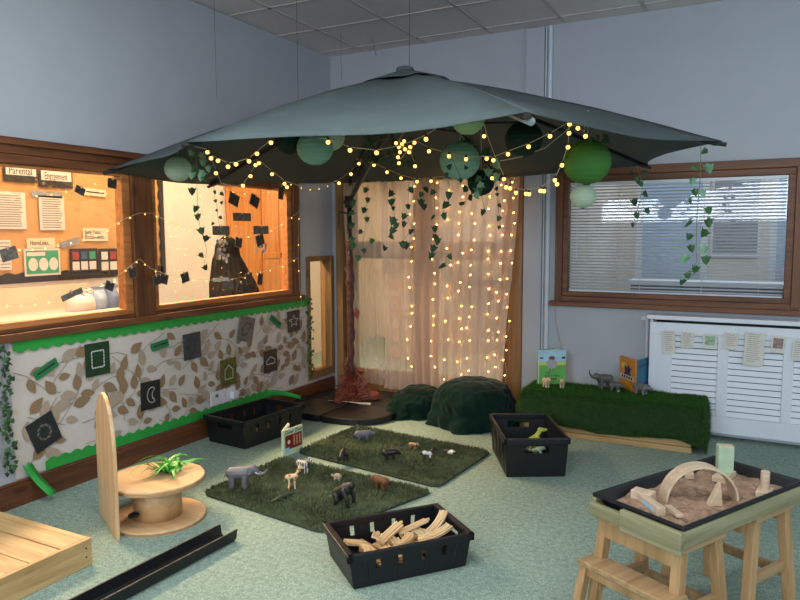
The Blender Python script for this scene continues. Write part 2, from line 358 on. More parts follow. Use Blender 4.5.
# ---- glazed side panel in the corner
win3 = struct(obj('window_2', J(box(-.1, .018, PY0, PY0+.045, PZ0, PZ1), box(-.1, .018, PY1-.045, PY1, PZ0, PZ1)), 'oak_z', bevel=.004))
obj('rail', J(box(-.1, .016, PY0+.045, PY1-.045, PZ1-.045, PZ1), box(-.1, .016, PY0+.045, PY1-.045, PZ0, PZ0+.07)), 'oak_x', win3, bevel=.003)
obj('pane', box(-.05, -.045, PY0+.04, PY1-.04, PZ0+.06, PZ1-.04), 'glass_soft', win3)
# ---- curtained doorway: frame and two glazed leaves
door = struct(obj('door_1', J(box(DX0, DX0+.07, -.02, .1, 0, DZ1), box(DX1-.075, DX1, -.02, .1, 0, DZ1), box(DX0+.07, DX1-.075, -.02, .1, DZ1-.07, DZ1)), 'oak_z', bevel=.004))
mid = (DX0+DX1)/2
for a, b in ((DX0+.075, mid-.003), (mid+.003, DX1-.08)):
    lf = obj('door_leaf', J(box(a, a+.11, .03, .075, .01, DZ1-.075), box(b-.11, b, .03, .075, .01, DZ1-.075), box(a+.11, b-.11, .03, .075, DZ1-.175, DZ1-.075),
                        box(a+.11, b-.11, .03, .075, 1.22, 1.37), box(a+.11, b-.11, .03, .075, .01, .22)), 'oak_z', door, bevel=.004)
    obj('pane', box(a+.1, b-.1, .05, .055, 1.36, DZ1-.17), 'glass_soft', lf); obj('pane', box(a+.1, b-.1, .05, .055, .21, 1.23), 'glass_soft', lf)
    hx = b-.055 if a < .5 else a+.055
    obj('handle', J(cyl((hx, .03, 1.02), (hx, -.015, 1.02), .009, n=8), cyl((hx, -.012, 1.02), (hx+(-.1 if a < .5 else .1), -.012, 1.02), .008, n=8)), 'pole_metal', lf)
# ---- window with the blind
wb = struct(obj('window_3', J(box(BX0, BX1, -.022, .1, BZ1-.06, BZ1), box(BX0-.03, BX1+.03, -.05, .0, BZ0-.025, BZ0+.012), box(BX0, BX1, -.018, .1, BZ0, BZ0+.05)), 'frame_dark_x', bevel=.004))
obj('jamb', box(BX0, BX0+.055, -.022, .1, BZ0+.02, BZ1-.05), 'frame_dark_z', wb, bevel=.004)
obj('jamb', box(BX1-.055, BX1, -.022, .1, BZ0+.02, BZ1-.05), 'frame_dark_z', wb, bevel=.004)
IX0, IX1, IZ0, IZ1 = BX0+.095, BX1-.1, BZ0+.085, BZ1-.105
obj('sash', J(box(BX0+.055, BX1-.055, -.008, .08, IZ1, BZ1-.06), box(BX0+.055, BX1-.055, -.008, .08, BZ0+.05, IZ0), box(BX0+.055, IX0, -.008, .08, IZ0, IZ1), box(IX1, BX1-.055, -.008, .08, IZ0, IZ1)), 'frame_dark_x', wb, bevel=.004)
obj('pane', box(IX0-.01, IX1+.01, .066, .071, IZ0-.01, IZ1+.01), 'glass', wb)

# ================================================================== beyond the walls
# corridor behind the left window
KX = -1.3
struct(obj('wall_corridor', box(KX-.1, KX, RY0, 3.2, 0, 2.7), 'wall_corridor'))
struct(obj('wall_corridor_end', J(box(KX, -.12, 3.1, 3.2, 0, 2.7), box(KX, -.12, RY0-.1, RY0, 0, 2.7)), 'wall_corridor'))
struct(obj('ceiling_corridor', box(KX-.1, RX1, .12, 3.2, 2.65, 2.75), 'wall_corridor'))
struct(obj('ceiling_passage', box(KX-.1, -.12, RY0, .12, 2.65, 2.75), 'wall_corridor'))
# lobby behind the curtain and hall behind the blind
struct(obj('wall_lobby', J(box(-.12, RX1, 3.1, 3.2, 0, 2.7)), 'wall_lobby'))
struct(obj('wall_partition', box(1.86, 1.96, .12, 3.1, 0, 2.65), 'wall_lobby'))
struct(obj('wall_lobby_side', box(-.12, -.02, 1.6, 3.1, 0, 2.65), 'wall_lobby'))
struct(obj('wall_hall_side', box(RX1, RX1+.1, .12, 3.1, 0, 2.65), 'wall_lobby'))

# ================================================================== display under the left window
disp = thing('display_board', 'cream paper wall display printed with brown leaf sprays, green scalloped edges', 'display', (0, -1.77, .16))
L0 = Vector((0, -1.77, .16))
DY0, DY1, DZ0_, DZ1_ = -3.10, -.425, .165, .885
def dl(vf): return [tuple(Vector(v)-L0) for v in vf[0]], vf[1]
obj('backing_paper', dl(grid(lambda u, v: (.004+.003*noise.noise((u*9, v*4, 1)), DY0+(DY1-DY0)*u, (DZ0_-.02+.03*(1-u)*0)+(DZ1_-DZ0_)*v), 60, 16)), 'wallpaper', disp, True)
def leaf2d(L, w, n=5):
    up = [(L*i/n, w*sin(pi*(i/n)**.8)*.5) for i in range(n+1)]
    return up+[(x, -y) for x, y in reversed(up[1:-1])]
def onboard(p2, x=.0115):      # 2d (y,z) polygon
    return [(x, p[0]-L0.y, p[1]-L0.z) for p in p2], [tuple(range(len(p2)))]
rs = random.Random(3)
PL = {}
for nm_ in ('leaf_print', 'leaf_print_pale'):
    q = leaf2d(1., .55); PL[nm_] = mesh('printed_leaf', ([(0, x, y) for x, y in q], [tuple(range(len(q)))])); PL[nm_].materials.append(MATS[nm_])
nleaf = [0]; placed = []
def spray(y, z, ang, n, step):
    pts = [(y, z)]
    for k in range(n):
        ang += rs.uniform(-.45, .45)
        y += cos(ang)*step; z += sin(ang)*step; pts.append((y, z))
        for sgn in (-1, 1):
            a = ang+sgn*rs.uniform(.6, 1.25); L = rs.uniform(.075, .12)
            bx, bz = y+cos(a)*.02, z+sin(a)*.02; cx, cz = bx+cos(a)*L*.5, bz+sin(a)*L*.5
            ok = DY0+.07 < cx < DY1-.06 and DZ0_+.05 < cz < DZ1_-.11 and all((cx-p)**2+(cz-q)**2 > .0030 for p, q in placed)
            if ok and rs.random() < .92:
                placed.append((cx, cz)); nleaf[0] += 1
                o = obj('printed_leaf', PL['leaf_print' if rs.random() < .6 else 'leaf_print_pale'], None, disp, loc=(.0110+.000012*nleaf[0], bx-L0.y, bz-L0.z)); o.rotation_euler = (a, 0, 0); o.scale = (1, L, L)
    st = [p for p in pts if DY0+.01 < p[0] < DY1-.01 and DZ0_+.01 < p[1] < DZ1_-.06]
    V, F = [], []
    for i, p in enumerate(st):
        q, r = st[max(i-1, 0)], st[min(i+1, len(st)-1)]; d = Vector((r[0]-q[0], r[1]-q[1]))
        if d.length < 1e-6: return
        n_ = Vector((-d.y, d.x)).normalized()*.0018; V += [(.0104, p[0]+n_.x-L0.y, p[1]+n_.y-L0.z), (.0104, p[0]-n_.x-L0.y, p[1]-n_.y-L0.z)]
    F = [(2*i, 2*i+1, 2*i+3, 2*i+2) for i in range(len(st)-1)]
    if F: obj('printed_stem', (V, F), 'stem_print', disp)
for k in range(56):
    spray(DY0+.03+(k % 14)*.197+rs.uniform(-.05, .05), .20+(k//14)*.165+rs.uniform(-.05, .05), rs.uniform(-.6, 1.0), 4, .08)
def strip(y0, y1, zf, za, up):
    n = max(4, int((y1-y0)/.0125)); V, F = [], []
    for i in range(n+1):
        y = y0+(y1-y0)*i/n; s = za+up*.020*abs(sin(pi*y/.075))
        V += [(.013, y-L0.y, zf-L0.z), (.013, y-L0.y, s-L0.z)]
    F = [(2*i, 2*i+2, 2*i+3, 2*i+1) for i in range(n)]
    return V, F
solid(obj('border_trim', strip(DY0+.02, DY1, .882, .835, -1), 'border_green', disp), .002)
solid(obj('border_trim', strip(-2.93, -.98, .142, .190, 1), 'border_green', disp), .002)
# the loose ends of the lower border, curling off the wall
solid(obj('border_trim', grid(lambda u, v: (.02+.10*u*u+.01*sin(5*v), -3.07-L0.y+.06*v+.07*u, .215-L0.z-.17*u-.01*sin(v*9)), 8, 5), 'border_green', disp, True), .002)
solid(obj('border_trim', grid(lambda u, v: (.014+.14*u*u, -.98-L0.y+.24*u, .145-L0.z+(.05-.02*u)*v+.015*sin(pi*u)-.06*u), 10, 3), 'border_green', disp, True), .002)

def flat_card(name, label, cat, c, w, h, tilt, material, group=None, frame=LEFTW, t=.003):
    """thin card centred at c on a wall; returns its empty, local xy = card plane"""
    e = thing(name, label, cat, c, group=group); e.rotation_euler = (frame.to_3x3() @ Matrix.Rotation(tilt, 3, 'Z')).to_euler()
    obj('card', cbox((0, 0, t/2), (w, h, t)), material, e); return e
def stroke(e, pts, wd, material, name='drawing', z=.0042, closed=False):
    P = [Vector((p[0], p[1], z)) for p in pts]+([Vector((pts[0][0], pts[0][1], z))] if closed else [])
    vf = []
    for p, q in zip(P, P[1:]):
        d = (q-p).normalized(); n = Vector((-d.y, d.x, 0))*wd/2; d = d*wd*.4
        vf.append(([tuple(p+n-d), tuple(q+n+d), tuple(q-n+d), tuple(p-n-d)], [(3, 2, 1, 0)]))
    return obj(name, J(*vf), material, e)
for nme, c in dict(card_slate='3c4246', card_green='1b3a22', card_black='1e1f20', card_olive='5a5a22', card_night='232a2c', card_grey='6b6660', card_umber='3a3430', photo_dark='34302e', photo_mid='6b625a').items(): mat(nme, c, .5, .35, 30.)
GR = 'dark chalk picture cards on the display'
def card(px, py, wpx, hpx, tilt, m, label):
    c = onx(px, py, .014); sw = (onx(px+wpx/2, py, .014)-onx(px-wpx/2, py, .014)).length; sh = (onx(px, py-hpx/2, .014)-onx(px, py+hpx/2, .014)).length
    return flat_card('picture_card', label, 'picture card', c, sw, sh, tilt, m, GR), sw, sh
e, a, b = card(44, 432, 27, 32, .35, 'card_night', 'blackish green picture card with purple chalk dabs, tilted, near the loose border end')
for k in range(9): t_ = k*.7; stroke(e, [(a*.22*cos(t_), b*.22*sin(t_)), (a*.24*cos(t_+.3), b*.24*sin(t_+.3))], .012, 'card_grey', 'chalk_mark')
e, a, b = card(97.5, 359, 24, 33, .0, 'card_green', 'dark green picture card with a dotted chalk square')
s = .25
for p, q in (((-s, -s), (s, -s)), ((s, -s), (s, s)), ((s, s), (-s, s)), ((-s, s), (-s, -s))):
    for k in range(5):
        u0, u1 = k/5+.03, k/5+.12; stroke(e, [((p[0]+(q[0]-p[0])*u0)*a, (p[1]+(q[1]-p[1])*u0)*b), ((p[0]+(q[0]-p[0])*u1)*a, (p[1]+(q[1]-p[1])*u1)*b)], .008, 'chalk', 'chalk_mark')
e, a, b = card(150.5, 395, 19, 28, -.02, 'card_black', 'black picture card with a white chalk crescent moon')
stroke(e, [(.04*cos(t)+.01, .05*sin(t)) for t in [radians(q) for q in range(60, 301, 20)]]+[(.025*cos(t)+.035, .034*sin(t)) for t in [radians(q) for q in range(250, 90, -20)]], .006, 'chalk', 'chalk_moon', closed=True)
e, a, b = card(192, 346, 17, 26, .03, 'card_slate', 'slate grey picture card with a thin dark diamond outline')
stroke(e, [(0, b*.32), (a*.27, 0), (0, -b*.32), (-a*.27, 0)], .005, 'ink', 'chalk_diamond', closed=True)
e, a, b = card(228.5, 372, 15.5, 27, .02, 'card_olive', 'olive picture card with a white chalk house outline')
stroke(e, [(-a*.25, -b*.25), (a*.25, -b*.25), (a*.25, b*.08), (0, b*.26), (-a*.25, b*.08)], .006, 'chalk', 'chalk_house', closed=True)
e, a, b = card(246, 329, 15, 25, -.28, 'card_grey', 'grey tilted picture card with a black leaf outline')
stroke(e, [(-a*.2, -b*.3), (-a*.28, 0), (0, b*.25), (a*.25, b*.2), (a*.12, -b*.15)], .006, 'ink', 'chalk_leaf', closed=True)
e, a, b = card(270.5, 361, 13, 22, .02, 'card_umber', 'dark brown picture card with a white chalk dome shape')
stroke(e, [(-a*.32, -b*.12), (a*.32, -b*.12), (a*.3, b*.05), (0, b*.2), (-a*.3, b*.05)], .006, 'chalk', 'chalk_dome', closed=True)
e, a, b = card(293.5, 321, 12, 21, .05, 'card_umber', 'dark brown picture card with a white chalk star beside the ivy garland')
st = []
for k in range(10): rr = .36 if k % 2 == 0 else .15; st.append((a*rr*1.1*cos(pi/2+k*pi/5), b*rr*.8*sin(pi/2+k*pi/5)))
stroke(e, st, .006, 'chalk', 'chalk_star', closed=True)
for px, py, wpx, hpx, tl, lb in ((46, 369, 25, 9, .42, 'long green name label on the display, sloping up towards the window'), (160, 345, 17, 8, .12, 'green name label beside the slate diamond card'), (275.5, 321.5, 12, 7, -.6, 'short green name label sloping down beside the star card')):
    c = onx(px, py, .014); sw = (onx(px+wpx/2, py, .014)-onx(px-wpx/2, py, .014)).length
    e = flat_card('name_label', lb, 'label', c, sw, .052, tl, 'label_green', 'green name labels')
    stroke(e, [(-sw*.36, .002), (sw*.36, .002)], .010, 'ink', 'lettering')
# wall socket
sk = thing('wall_socket', 'white double wall socket with a plug on the leaf display', 'socket', onx(223, 396, .014))
obj('face_plate', box(0, .012, -.135, .02, -.05, .05), 'socket_white', sk, bevel=.003); obj('face_plate', box(0, .012, .026, .12, -.05, .05), 'socket_white', sk, bevel=.003)
obj('plug', J(box(.012, .05, .06, .12, -.03, .025), box(.012, .03, .12, .16, -.015, .01)), 'socket_white', sk, bevel=.005)
obj('switch', box(.012, .018, -.09, -.07, .01, .03), 'paper_dim', sk)

# ================================================================== ivy
def leafmesh(name, L, m):
    o = [(0, 0), (.18, .28), (.10, .55), (.38, .40), (.62, .34), (.80, .16), (1, 0)]
    P = o+[(x, -y) for x, y in reversed(o[1:-1])]
    V = [(.30*L, 0, .05*L)]+[(x*L, y*L*.9, -.10*L*abs(y)*2-.12*L*max(0, x-.4)) for x, y in P]; n = len(P)
    me = mesh(name, (V, [(0, 1+i, 1+(i+1) % n) for i in range(n)])); me.materials.append(MATS[m]); return me
LEAF = [leafmesh('leaf', .062, 'ivy'), leafmesh('leaf', .056, 'ivy_dark'), leafmesh('leaf', .07, 'ivy_pale')]
rl = random.Random(11)
def strand(label, path, leaves, kinds=(0, 1), scale=1., group='trailing ivy strands', r=.0016, name='ivy_strand', face=None):
    """path: world points of the stem; leaves: world points"""
    L = Vector(path[0]); e = thing(name, label, 'ivy', L, group=group)
    obj('stem', tube(local(L, path), r, 4), 'ivy_stem', e)
    fc = Vector(face) if face else (CAM-L).normalized()
    for p in leaves:
        p = Vector(p); o = obj('leaf', LEAF[rl.choice(kinds)], None, e); o.location = p-L
        dn = Vector((rl.uniform(-.8, .8), rl.uniform(-.8, .8), -1)).normalized()
        nz = (fc+Vector((rl.uniform(-.7, .7), rl.uniform(-.7, .7), rl.uniform(-.5, .5)))).normalized()
        x = (dn-nz*dn.dot(nz)).normalized(); y = nz.cross(x)
        o.rotation_euler = Matrix((x, y, nz)).transposed().to_euler(); s = scale*rl.uniform(.75, 1.15); o.scale = (s, s, s)
    return e
def pstrand(label, pp, leaves, D, **k):
    return strand(label, [at(x, y, D) for x, y in pp], [at(x, y, D) for x, y in leaves], **k)
# dense garlands that edge the display
def garland(label, y, z0, z1, n, off):
    P = [Vector((.022+.006*sin(i*1.7), y+.012*sin(i*.9), z1+(z0-z1)*i/20)) for i in range(21)]
    lv = [(.03+rl.uniform(-.004, .02), y+rl.uniform(-off, off), z1+(z0-z1)*(k+.5)/n) for k in range(n)]
    strand(label, P, lv, scale=.52, group='ivy garlands edging the leaf display', name='ivy_garland', face=(1, -.3, .1), r=.002)
garland('dense ivy garland hanging down the display edge beside the glazed side panel', -.43, .20, .90, 62, .03)
garland('dense ivy garland hanging down the display edge by the wooden platform', -3.145, .20, .88, 80, .03)
garland('ivy garland hanging on the bare wall edge outside the leaf display', -3.225, .24, .86, 46, .025)

# ================================================================== parasol
MAST = Vector((.43, -.40, 0))
TIPS = [onx(107, 170, .10), onz(186, 142, 1.84), onz(527, 112, 1.85), onz(722, 141, 1.88), ony(648, 165, -.25), ony(500, 178, -.12), ony(350, 183, -.12), onx(210, 184, .10)]
HEM = [.05, .03, .06, .07, .0, .0, .0, .02]
HUB = at(405, 74, 4.15)
def canopy_pt(i, s, t, off=0.):
    a, b = TIPS[i], TIPS[(i+1) % 8]
    e = a.lerp(b, t); k = 4*t*(1-t)
    P = HUB+(e-HUB)*(s*(1-HEM[i]*k*s))
    if i < 4: P.z += (.010*sin(13*s+4*t+i)+.006*sin(29*s-7*t))*s*k
    P.z += .035*sin(pi*s)*(1-.6*k)-.035*k*s*s*(HEM[i] > 0)+.004*noise.noise((P.x*4, P.y*4, 0)) - off
    return P
def canopy_z(x, y):
    best = 9
    for i in range(8):
        a, b = TIPS[i]-HUB, TIPS[(i+1) % 8]-HUB; det = a.x*b.y-a.y*b.x
        u = ((x-HUB.x)*b.y-(y-HUB.y)*b.x)/det; v = (a.x*(y-HUB.y)-a.y*(x-HUB.x))/det
        if u >= -1e-6 and v >= -1e-6:
            s = u+v; t = v/s if s > 1e-6 else 0; return canopy_pt(i, min(s, 1), t).z
    return best
par = thing('parasol', 'large slate green cantilever parasol on a brown wrapped mast', 'parasol', MAST)
def pl_(pts): return local(MAST, pts)
for i in range(8):
    V, F = grid(lambda u, v: canopy_pt(i, .03+.97*v, u)-MAST, 10, 14)
    solid(obj('canopy_panel', (V, F), 'canopy', par, True), .003)
    rib = obj('rib', tube([canopy_pt(i, s, 0, .022)-MAST for s in (.04, .2, .4, .6, .8, .985)], .011, 6), 'canopy_rib', par, True)
    obj('rib_tip', cyl(canopy_pt(i, .96, 0, .02)-MAST, canopy_pt(i, 1.012, 0, .012)-MAST, .014, .010, 8), 'canopy_rib', rib)
    if i == 2: obj('corner_pocket', tube([canopy_pt(i, .86, .04, .035)-MAST, canopy_pt(i, .99, .03, .03)-MAST], .016, 8), 'rib_cap', par, True)
    st0 = HUB+Vector((0, 0, -.30)); obj('strut', tube([st0-MAST, canopy_pt(i, .5, 0, .03)-MAST], .008, 6), 'canopy_rib', par)
def capf(u, v):
    a = 2*pi*u; r = (.02+.24*v)*(1+.07*sin(4*a)); x, y = HUB.x+r*cos(a), HUB.y+r*sin(a)
    return Vector((x, y, canopy_z(x, y)+.018+.012*(1-v)+.006*sin(8*a)*v))-MAST
solid(obj('vent_cap', grid(capf, 48, 6), 'canopy', par, True), .003)
obj('finial', lathe([(.001, .045), (.03, .043), (.05, .036), (.055, .026), (.05, .010)], 14, tuple(HUB-MAST)), 'canopy', par, True)
JO = MAST+Vector((0, 0, 1.70))
obj('mast', tube([(0, 0, .06), (0, 0, 1.0), (0, 0, 1.72)], .021, 12), 'pole_metal', par, True)
obj('mast_wrap', tube([(.004*sin(k*2.1), .004*cos(k*1.7), .12+k*.045) for k in range(29)], [.030+.006*sin(k*1.9)+.004*sin(k*.7) for k in range(29)], 12), 'bark_paper', par, True)
for zz, a_ in ((.62, 2.6), (.34, 3.6), (.75, .4)):
    obj('wrap_flap', grid(lambda u, v: (cos(a_)*(.03+.04*u), sin(a_)*(.03+.04*u)-.012+.03*v, zz+.07*v-.03*u*u), 4, 4), 'crumple', par, True)
obj('tilt_joint', J(cbox((0, 0, 1.70), (.06, .06, .10)), cyl((-.05, 0, 1.70), (.05, 0, 1.70), .02, n=10)), 'canopy_rib', par, bevel=.008)
obj('arm', tube([JO-MAST, (JO.lerp(HUB, .5))-MAST+Vector((0, 0, -.06)), HUB-MAST+Vector((0, 0, -.16))], .02, 10), 'pole_metal', par, True)
obj('crank', J(cyl((.02, -.01, 1.60), (-.07, -.05, 1.62), .007, n=8), cyl((-.07, -.05, 1.62), (-.075, -.052, 1.48), .007, n=8)), 'canopy_rib', par)
obj('hub', lathe([(.02, -.34), (.05, -.33), (.05, -.27), (.02, -.26), (.02, -.05), (.045, -.04), (.045, .0)], 12, tuple(HUB-MAST)), 'canopy_rib', par, True)

# base weights: four quarter slabs
SC = Vector((.515, -.515, 0))
SLABL = ['black plastic quarter slab weight against the corner of the skirting', 'black plastic quarter slab weight beside the small velvet mound', 'black plastic quarter slab weight beside the black crate under the window', 'black plastic quarter slab weight facing the grass mats']
for k, (sx, sy) in enumerate(((-1, 1), (1, 1), (-1, -1), (1, -1))):
    R = .485; arc = [(.009, .009), (R, .009)]+[(R*cos(q)/(cos(q)**3.2+sin(q)**3.2)**(1/3.2), R*sin(q)/(cos(q)**3.2+sin(q)**3.2)**(1/3.2)) for q in [radians(6+78*i/14) for i in range(15)]]+[(.009, R)]
    P = [(sx*x, sy*y) for x, y in arc]
    if sx*sy < 0: P = P[::-1]
    e = thing('base_slab', SLABL[k], 'slab', SC, group='parasol base weights')
    obj('slab_body', prism(P, 0, .052), 'black_slab', e, bevel=.008)
    cz = (sx*.2, sy*.2); obj('filler_cap', lathe([(.022, .052), (.022, .056), (.001, .057)], 14, (cz[0]*1.25, cz[1]*1.25, 0)), 'black_plastic', e)
# crumpled brown paper heaped round the foot of the mast
def crump(u, v):
    a = 2*pi*u; r = (.035+.125*(1-v)**1.2)*(1+.22*sin(3*a+2*v)*(1-v)+.10*sin(7*a+5*v))*(1+.25*max(0, cos(a-.5))*(1-v)); z = .055+.25*v+.02*sin(5*a)*v
    n = noise.noise((cos(a)*2.2, sin(a)*2.2, v*4))*.03+abs(noise.noise((cos(a)*6, sin(a)*6, v*9)))*.045-.015+noise.noise((cos(a)*13, sin(a)*13, v*16))*.014
    return (MAST.x+(r+n)*cos(a), MAST.y+(r+n)*sin(a), z+n*.4)
cp = obj('crumpled_paper', [*grid(crump, 72, 26)], 'crumple'); tag(cp, 'crumpled brown paper bunched round the foot of the parasol mast', 'paper')
cp.data.polygons.foreach_set('use_smooth', [False]*len(cp.data.polygons)); solid(cp, .002)
tw = tag(obj('paper_twist', tube([(MAST.x+.07, MAST.y+.02, .10), (MAST.x+.075, MAST.y+.03, .2), (MAST.x+.07, MAST.y+.035, .255), (MAST.x+.085, MAST.y+.03, .30)], [.06, .035, .016, .034], 9), 'crumple'), 'twisted tuft of brown paper beside the parasol mast', 'paper')
pe = tag(solid(obj('paper_sheet', grid(lambda u, v: (MAST.x-.12+.36*u+.02*v, MAST.y-.16+.08*u-.05*v, .056+.012*v*sin(3*u+1)), 8, 3), 'paper_white', smooth=True), .002), 'strip of white paper under the brown crumpled paper', 'paper')

# ================================================================== paper lanterns
def clear(p, r):            # room between the top of a thing and the canopy above it
    z = canopy_z(p.x, p.y); return None if z > 8 else z-.035-(p.z+r)
def under(px, py, rpx, D):  # the depth nearest D at which it hangs below the canopy
    best = None
    for k in range(0, 31):
        for s_ in (1, -1):
            q = D+s_*k*.05; c = clear(at(px, py, q), rpx*q/FPX)
            if c is not None and c > 0: return q
            if c is not None and (best is None or c > best[0]): best = (c, q)
    return best[1] if best else D
def under_all(pts, D0, D1):
    best = None; n = max(len(pts)-1, 1)
    for k in range(0, 25):
        for s_ in (1, -1):
            m_ = 9.
            for i, p in enumerate(pts):
                c = clear(at(p[0], p[1], D0+(D1-D0)*i/n+s_*k*.05), .0)
                if c is not None: m_ = min(m_, c)
            if m_ > -.02: return s_*k*.05
            if best is None or m_ > best[0]: best = (m_, s_*k*.05)
    return best[1]
def lantern(px, py, rpx, D, m, label, string=True):
    D = under(px, py, rpx, D); c = at(px, py, D); R = rpx*D/FPX
    zc = canopy_z(c.x, c.y); e = thing('paper_lantern', label, 'lantern', c, group='paper lanterns under the parasol')
    n = 11; prof = []
    for i in range(6*n+1):
        a = pi*(.04+.92*i/(6*n)); rr = R*(1-.022*abs(sin(pi*i/6))); prof.append((rr*sin(a), -rr*cos(a)*.93))
    sh = obj('shade', lathe(prof, 26), m, e, True)
    top = zc-c.z
    if zc < 8 and top > R*.95 and string: obj('hanging_thread', tube([(0, 0, R*.9), (0, 0, top-.005)], .0015, 4), 'cord_white', e)
    obj('wire_ring', J(*[tube([(R*.13*cos(t), R*.13*sin(t), s_*R*.925) for t in [2*pi*k/10 for k in range(11)]], .002, 4) for s_ in (-1, 1)]), 'pole_metal', e)
lantern(178, 169, 13.5, 4.25, 'lan_mint', 'small mint paper lantern under the parasol corner above the window post')
lantern(289, 141, 14.5, 3.75, 'lan_dark', 'dark green paper lantern tucked beside the sea green one')
lantern(315, 148, 18.5, 3.7, 'lan_sea', 'sea green paper lantern between the dark one and a pale one')
lantern(330, 137, 15, 3.95, 'lan_mint', 'pale mint paper lantern half behind the canopy hem, beside the sea green one')
lantern(468, 119, 17, 3.6, 'lan_lime', 'light lime paper lantern just below the canopy edge, above the sea green one')
lantern(460, 161, 20.5, 3.9, 'lan_sea', 'sea green paper lantern with ivy leaves in front of the curtain')
lantern(481, 183, 13.5, 4.2, 'lan_dark', 'small dark green paper lantern behind ivy leaves')
lantern(524, 139, 19, 3.55, 'lan_dark', 'very dark green paper lantern beside the pale corner pocket')
lantern(587, 162, 24, 3.5, 'lan_bright', 'large bright green paper lantern above the window with the blind')
lantern(583, 196, 13, 3.62, 'lan_pale', 'small pale paper lantern below the bright green one')

# ================================================================== globe string lights
BULB = mesh('bulb', sphere((0, 0, -.019), .0105, 8, 6)); BULB.materials.append(MATS['bulb_globe']); BULB.polygons.foreach_set('use_smooth', [True]*len(BULB.polygons))
CAPM = mesh('bulb_cap', lathe([(.004, .004), (.006, 0), (.007, -.010), (.005, -.012)], 6)); CAPM.materials.append(MATS['bulb_cap'])
SB = mesh('bulb', sphere((0, 0, -.008), .0048, 6, 4)); SB.materials.append(MATS['bulb_small'])
LED = mesh('bulb', sphere((0, 0, 0), .0045, 6, 4)); LED.materials.append(MATS['bulb_led'])
def lights(label, pts, bulbs, D0, D1, me=BULB, cap=True, group='warm globe string lights under the parasol', name='string_lights', r=.0018, fn=None):
    """pts, bulbs: photograph pixels of cable and bulbs; depth runs from D0 to D1 along the string (or fn(px,py) gives the point)"""
    ln = len(pts)-1
    if not fn: dd = under_all(pts, D0, D1); D0 += dd; D1 += dd
    def dep(i): return D0+(D1-D0)*i/max(ln, 1)
    W = [fn(*p) if fn else at(p[0], p[1], dep(i)) for i, p in enumerate(pts)]
    e = thing(name, label, 'string lights', W[0], group=group); L = W[0]
    obj('cable', tube(local(L, W), r, 4), 'cable_white', e)
    for b in bulbs:
        i = min(range(len(pts)), key=lambda k: (pts[k][0]-b[0])**2+(pts[k][1]-b[1])**2)
        p = fn(*b) if fn else at(b[0], b[1], dep(i)); o = obj('bulb', me, None, e); o.location = p-L+Vector((0, 0, .018 if me is BULB else 0))
        if cap: obj('bulb_cap', CAPM, None, o)
lights('globe string drooping below the canopy fold above the person', [(192, 146), (207, 149), (211, 155), (218, 158), (228, 163), (236, 162), (249, 158), (257, 151), (271, 140)], [(207.5, 152), (211, 158), (218, 160.5), (228, 166.5), (236, 164), (249, 161), (257, 153.5), (271, 142.5)], 3.6, 3.5)
lights('globe string dipping behind the first loop towards the parasol mast', [(255, 160), (259, 160), (272, 171), (285, 181), (304, 187), (322, 186), (339, 180), (351, 171), (362, 158)], [(255.5, 165), (259, 163), (272, 174), (284.5, 183.5), (287, 187), (339, 183), (351, 174)], 4.0, 4.6)
lights('short globe string falling from the ivy at the canopy fold', [(208, 150), (216, 170), (221, 183), (236, 187), (244, 183), (250, 174), (258, 160)], [(216, 173), (243, 185.5), (250.5, 176)], 3.9, 4.0)
lights('globe string running just below the front canopy hem', [(318, 138), (328, 139), (350, 147), (376, 150), (399, 146), (412, 141), (426, 135), (449, 120), (470, 112)], [(328, 142), (350, 150), (376.5, 152.5), (426, 139), (449, 122.5)], 3.3, 3.1)
hubb = [(396, 143), (399, 147), (402, 144), (405, 149), (400, 152), (398, 157), (409, 152), (414.5, 142.5), (410, 147), (415, 166), (404, 141), (399, 163)]
lights('tangled cluster of globe bulbs hanging from the parasol hub', [(404, 132), (399, 141), (404, 146), (399, 150), (409, 149), (414, 141), (411, 152), (415, 163), (408, 150), (399, 161)], hubb, 4.0, 4.0)
lights('globe string sagging in front of the top of the curtain', [(356, 158), (360, 161), (374, 163), (387, 169), (401, 175), (417, 179), (431, 178), (452, 175)], [(359, 163.5), (374, 165), (387, 172), (401, 178), (417, 181.5), (431, 181)], 4.6, 4.4)
lights('long globe string from the hub past the sea green lantern to the bright green one', [(417, 141), (429, 148), (449, 153), (466, 157), (487, 156), (493, 157), (508, 151), (528.6, 143.5), (550, 133), (569, 122)], [(429, 151), (449, 156), (466, 159), (486.7, 158.4), (493.4, 160), (508, 154), (528.6, 146.5), (550, 136)], 3.85, 3.3)
lights('straight globe string falling from the canopy edge beside the lime lantern', [(482, 112), (484, 124), (487, 135), (495, 156), (504, 176), (510, 184)], [(484, 136), (504, 179), (492, 178)], 3.5, 4.0)
lights('globe string looping from beside the bright green lantern down to the white wall strip', [(569, 122), (569, 131), (568, 145), (562, 163), (555, 178), (541, 187), (526, 190), (515, 188), (506, 182)], [(569, 133), (568, 147), (562, 165), (555, 180), (557, 184), (540.5, 190.6), (544, 191), (526, 193.6), (529, 194), (516, 192.5), (510, 188), (506, 187)], 3.3, 3.7)
lights('bare white cable with two globes over the bright green lantern', [(500, 161), (520, 157), (545, 148), (566, 131), (571, 125), (578, 126), (585, 133)], [(569.5, 124), (578, 128), (585.5, 136)], 3.6, 3.3)

